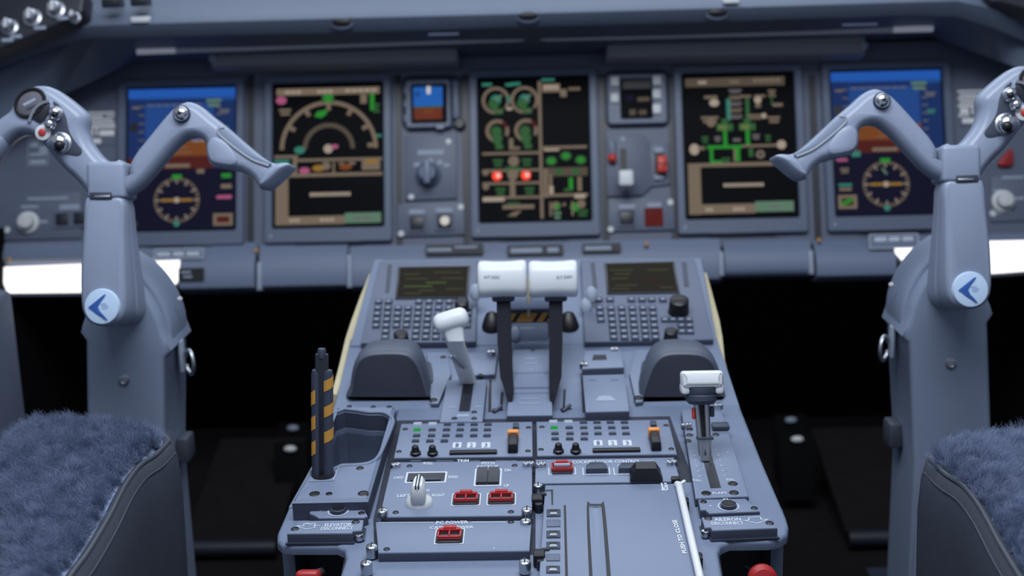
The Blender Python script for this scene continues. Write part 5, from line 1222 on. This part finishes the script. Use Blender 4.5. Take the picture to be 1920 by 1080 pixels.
# ================================================================== SEATS
SZ = .555
SF = Frame((0, 0, SZ), (1, 0, 0), (0, 1, 0))
def seat(s):
    mir = s > 0; where = 'left' if s < 0 else 'right'
    t = thing('pilot_seat', f'{where} pilot seat with a blue-grey sheepskin pad over grey leather', 'seat', WORLD, (0, 0, 0))
    FR[t.name] = (WORLD, Vector((0, 0, 0)))
    M_ = lambda: MB(t, mir)
    z = lambda pts: [SF.p(*p) for p in pts]
    fur = z([(306, 822), (296, 806), (262, 798), (200, 793), (120, 789), (78, 790), (52, 806), (8, 866), (14, 900), (30, 985), (34, 1080), (36, 1200), (10, 1330), (160, 1330), (60, 1190), (110, 1085), (150, 1030), (190, 965), (222, 905), (250, 868), (282, 846)])
    F_ = smooth_loop(fur, 4)
    if area2(F_) < 0: F_ = F_[::-1]
    # sheepskin: fine displaced grid clipped to the pad outline
    def inside(x, y):
        c = False; j = len(F_)-1
        for i in range(len(F_)):
            xi, yi = F_[i]; xj, yj = F_[j]
            if (yi > y) != (yj > y) and x < (xj-xi)*(y-yi)/(yj-yi)+xi: c = not c
            j = i
        return c
    def edge(x, y):
        m_ = 9
        for i in range(len(F_)):
            a, b = Vector(F_[i-1]), Vector(F_[i]); p = Vector((x, y)); e = b-a; l = e.length_squared
            q = a if l == 0 else a+e*max(0, min(1, (p-a).dot(e)/l)); m_ = min(m_, (p-q).length)
        return m_
    st = .0045; b = bmesh.new(); G = {}
    x0, x1 = min(p[0] for p in F_), max(p[0] for p in F_); y0, y1 = max(.82, min(p[1] for p in F_)), max(p[1] for p in F_)
    nx, ny = int((x1-x0)/st)+2, int((y1-y0)/st)+2
    for i in range(nx):
        for j in range(ny):
            x, y = x0+i*st, y0+j*st
            if not inside(x, y): continue
            d = edge(x, y); rise = .005*(1-math.exp(-d/.010))-.006
            q = Vector((x*1.0+4*s, y*.7, 0))
            w = noise.noise(q*18)*.004+noise.noise(q*45+Vector((7, 1, 0)))*.0035+abs(noise.noise(q*30+Vector((2, 9, 3))))*-.005
            G[i, j] = b.verts.new((x, y, SZ+rise+w*min(1, d/.008)))
    for (i, j), v_ in G.items():
        if all((i+a, j+c) in G for a in (-1, 0, 1) for c in (-1, 0, 1)): continue
        p = Vector((v_.co.x, v_.co.y)); best = None
        for k in range(len(F_)):
            a, c = Vector(F_[k-1]), Vector(F_[k]); e = c-a; l = e.length_squared
            q = a if l == 0 else a+e*max(0, min(1, (p-a).dot(e)/l))
            if best is None or (p-q).length < best[0]: best = ((p-q).length, q)
        if best[0] < st*1.6: v_.co = (best[1].x, best[1].y, SZ-.007)
    for (i, j) in G:
        k = ((i, j), (i+1, j), (i+1, j+1), (i, j+1))
        if all(c in G for c in k): b.faces.new([G[c] for c in k])
    mb = M_(); mb.merge(b, FUR); fo = mb.build('sheepskin_pad', label='blue-grey sheepskin pad', sharp=180)
    ps = fo.modifiers.new('pile', 'PARTICLE_SYSTEM'); st_ = ps.particle_system.settings
    st_.type = 'HAIR'; st_.count = 9000; st_.hair_length = .0055; st_.hair_step = 3; st_.child_type = 'INTERPOLATED'; st_.rendered_child_count = 22; st_.child_percent = 2
    st_.child_length = .9; st_.clump_factor = .3; st_.roughness_2 = .012; st_.roughness_1 = .004; st_.brownian_factor = .006; st_.root_radius = .22; st_.tip_radius = .06; st_.radius_scale = .0012
    st_.tangent_factor = .004; st_.object_align_factor = (0, -.006, .002); st_.clump_shape = .2; st_.use_advanced_hair = True
    # leather body: the same outline swelling outwards and down
    base = F_
    Ls = []
    for zz, d in ((SZ-.018, .014), (SZ-.011, .005), (SZ-.004, -.001), (SZ-.003, -.005), (SZ-.007, -.009), (SZ-.025, -.013), (SZ-.06, -.015), (SZ-.14, -.013), (SZ-.26, -.008), (SZ-.32, -.002)):
        Ls.append([(u, v, zz) for u, v in offset(base, d)])
    mb = M_(); mb.loft(Ls[::-1], LEATHER); mb.build('cushion_base', label='grey leather cushion side', sharp=80)
    # piping along the inboard seam
    edge_ = [Vector(p) for p in smooth_path([Vector(q) for q in z([(306, 822), (282, 846), (250, 868), (222, 905), (190, 965), (150, 1030), (110, 1085), (60, 1190)])], 5)]
    def run(d, zz):
        out = []
        for i in range(len(edge_)):
            e = (edge_[min(i+1, len(edge_)-1)]-edge_[max(i-1, 0)]).normalized(); q = edge_[i]+Vector((-e.y, e.x))*d; out.append((q.x, q.y, zz))
        return out
    mb = M_(); mb.tube(run(.006, SZ-.003), .0026, PIPING, 8); mb.build('piping', label='pale leather piping')
    mb = M_(); mb.tube(run(.0118, SZ-.016), .0009, PIPING, 6); mb.build('stitched_seam')
    # outboard bolster
    mb = M_(); L = []
    for (px, py, r) in ((-28, 858, .012), (-24, 872, .03), (-20, 920, .042), (-12, 1000, .046), (-6, 1090, .048), (-4, 1200, .05)):
        u, v = SF.p(px, py); L.append([(u-.02+r*math.cos(q), v, SZ-.045+r*1.25*math.sin(q)) for q in [2*math.pi*i/16 for i in range(16)]])
    mb.loft(L, LEATHDK); mb.build('side_bolster', label='dark leather side bolster')
    mb = M_(); cx = sum(p[0] for p in F_)/len(F_); mb.box(cx-.09, cx+.09, .86, 1.22, .0, SZ-.31, DARKP, .01); mb.build('seat_pedestal'); return t
seat(-1); seat(1).location.y -= .09

# ================================================================== FOOTWELL
for s in (-1, 1):
    where = 'left' if s < 0 else 'right'
    X0, X1 = (-.66, -.485) if s < 0 else (.555, .715)
    t = thing('footrest', f'dark footrest with a shiny rounded nose in the {where} footwell', 'footrest', WORLD, ((X0+X1)/2, 2.2, 0))
    mb = MB(t); mb.loft([[(X0, 2.17, .012), (X1, 2.17, .012), (X1, 2.17, .024), (X0, 2.17, .024)], [(X0, 2.5, .10), (X1, 2.5, .10), (X1, 2.5, .115), (X0, 2.5, .115)]], MUD); mb.build('heel_plate')
    mb = MB(t); mb.tube([(X0, 2.165, .022), (X1, 2.165, .022)], .016, DARK, 14); mb.build('nose', label='shiny rounded nose')
    mb = MB(t); mb.box(X0+.01, X1-.005, 1.96, 2.08, 0, .006, DARKP, .002); mb.build('kick_plate')
    for k, (px, py) in enumerate(((543, 842), (548, 803)) if s < 0 else ((1496, 824), (1484, 788))):
        c = atY(px, py, 2.36 if k == 0 else 2.5)
        t = thing('rudder_pedal', f'dark rudder pedal with a pale metal pin, {"nearer" if k == 0 else "farther"} one in the {where} footwell', 'pedal', Frame(c, (1, 0, 0), (0, .3, .95)), (0, 0, 0), None)
        mb = MB(t); mb.box(-.034, .034, -.12, .012, -.03, -.012, FOOT_SHADE, .004); mb.build('pad')
        mb = MB(t); mb.ball((0, 0, -.006), .0125, SIGNW if k == 0 else FAINT, 14, (1, .55, .6)); mb.build('pin', label='pale metal pin')
        mb = MB(t); mb.tube([(0, -.05, -.03), (0, -.16, -.10), (0, -c.z*1.0+.03, -.12)], .012, FOOT_SHADE, 8); mb.build('link_arm')

# ================================================================== CAMERA, LIGHT, VIEW
cd = bpy.data.cameras.new('camera'); cam = bpy.data.objects.new('camera', cd); COL.objects.link(cam)
m = Matrix((RT, UP, -FW)).transposed().to_4x4(); m.translation = CAM; cam.matrix_world = m
cd.sensor_fit = 'HORIZONTAL'; cd.sensor_width = 36; cd.lens = 36*FPX/1920; cd.clip_start = .02
cd.dof.use_dof = True; cd.dof.focus_distance = 1.20; cd.dof.aperture_fstop = 45/9.0; cd.dof.aperture_blades = 0
SC.camera = cam
W = bpy.data.worlds.new('world'); SC.world = W; W.use_nodes = True
bg = W.node_tree.nodes['Background']; bg.inputs['Color'].default_value = (.70, .81, 1.0, 1); bg.inputs['Strength'].default_value = .33
def area(name, loc, tgt, sx, sy, e, col):
    l = bpy.data.lights.new(name, 'AREA'); l.shape = 'RECTANGLE'; l.size = sx; l.size_y = sy; l.energy = e; l.color = col
    o = bpy.data.objects.new(name, l); COL.objects.link(o); o.location = loc
    o.rotation_euler = (Vector(tgt)-Vector(loc)).to_track_quat('-Z', 'Y').to_euler()
area('overhead_area_light', (0, .85, 2.0), (0, 1.25, .5), 1.3, .7, 30, (.88, .94, 1))  # unseen soft area light added overhead as the key
area('windshield_daylight', (0, 2.55, 1.75), (0, 1.4, .6), 1.8, .4, 8, (.82, .91, 1))
SC.view_settings.view_transform = 'Standard'; SC.view_settings.look = 'None'; SC.view_settings.gamma = 1; SC.view_settings.use_curve_mapping = False
SC.view_settings.exposure = 0
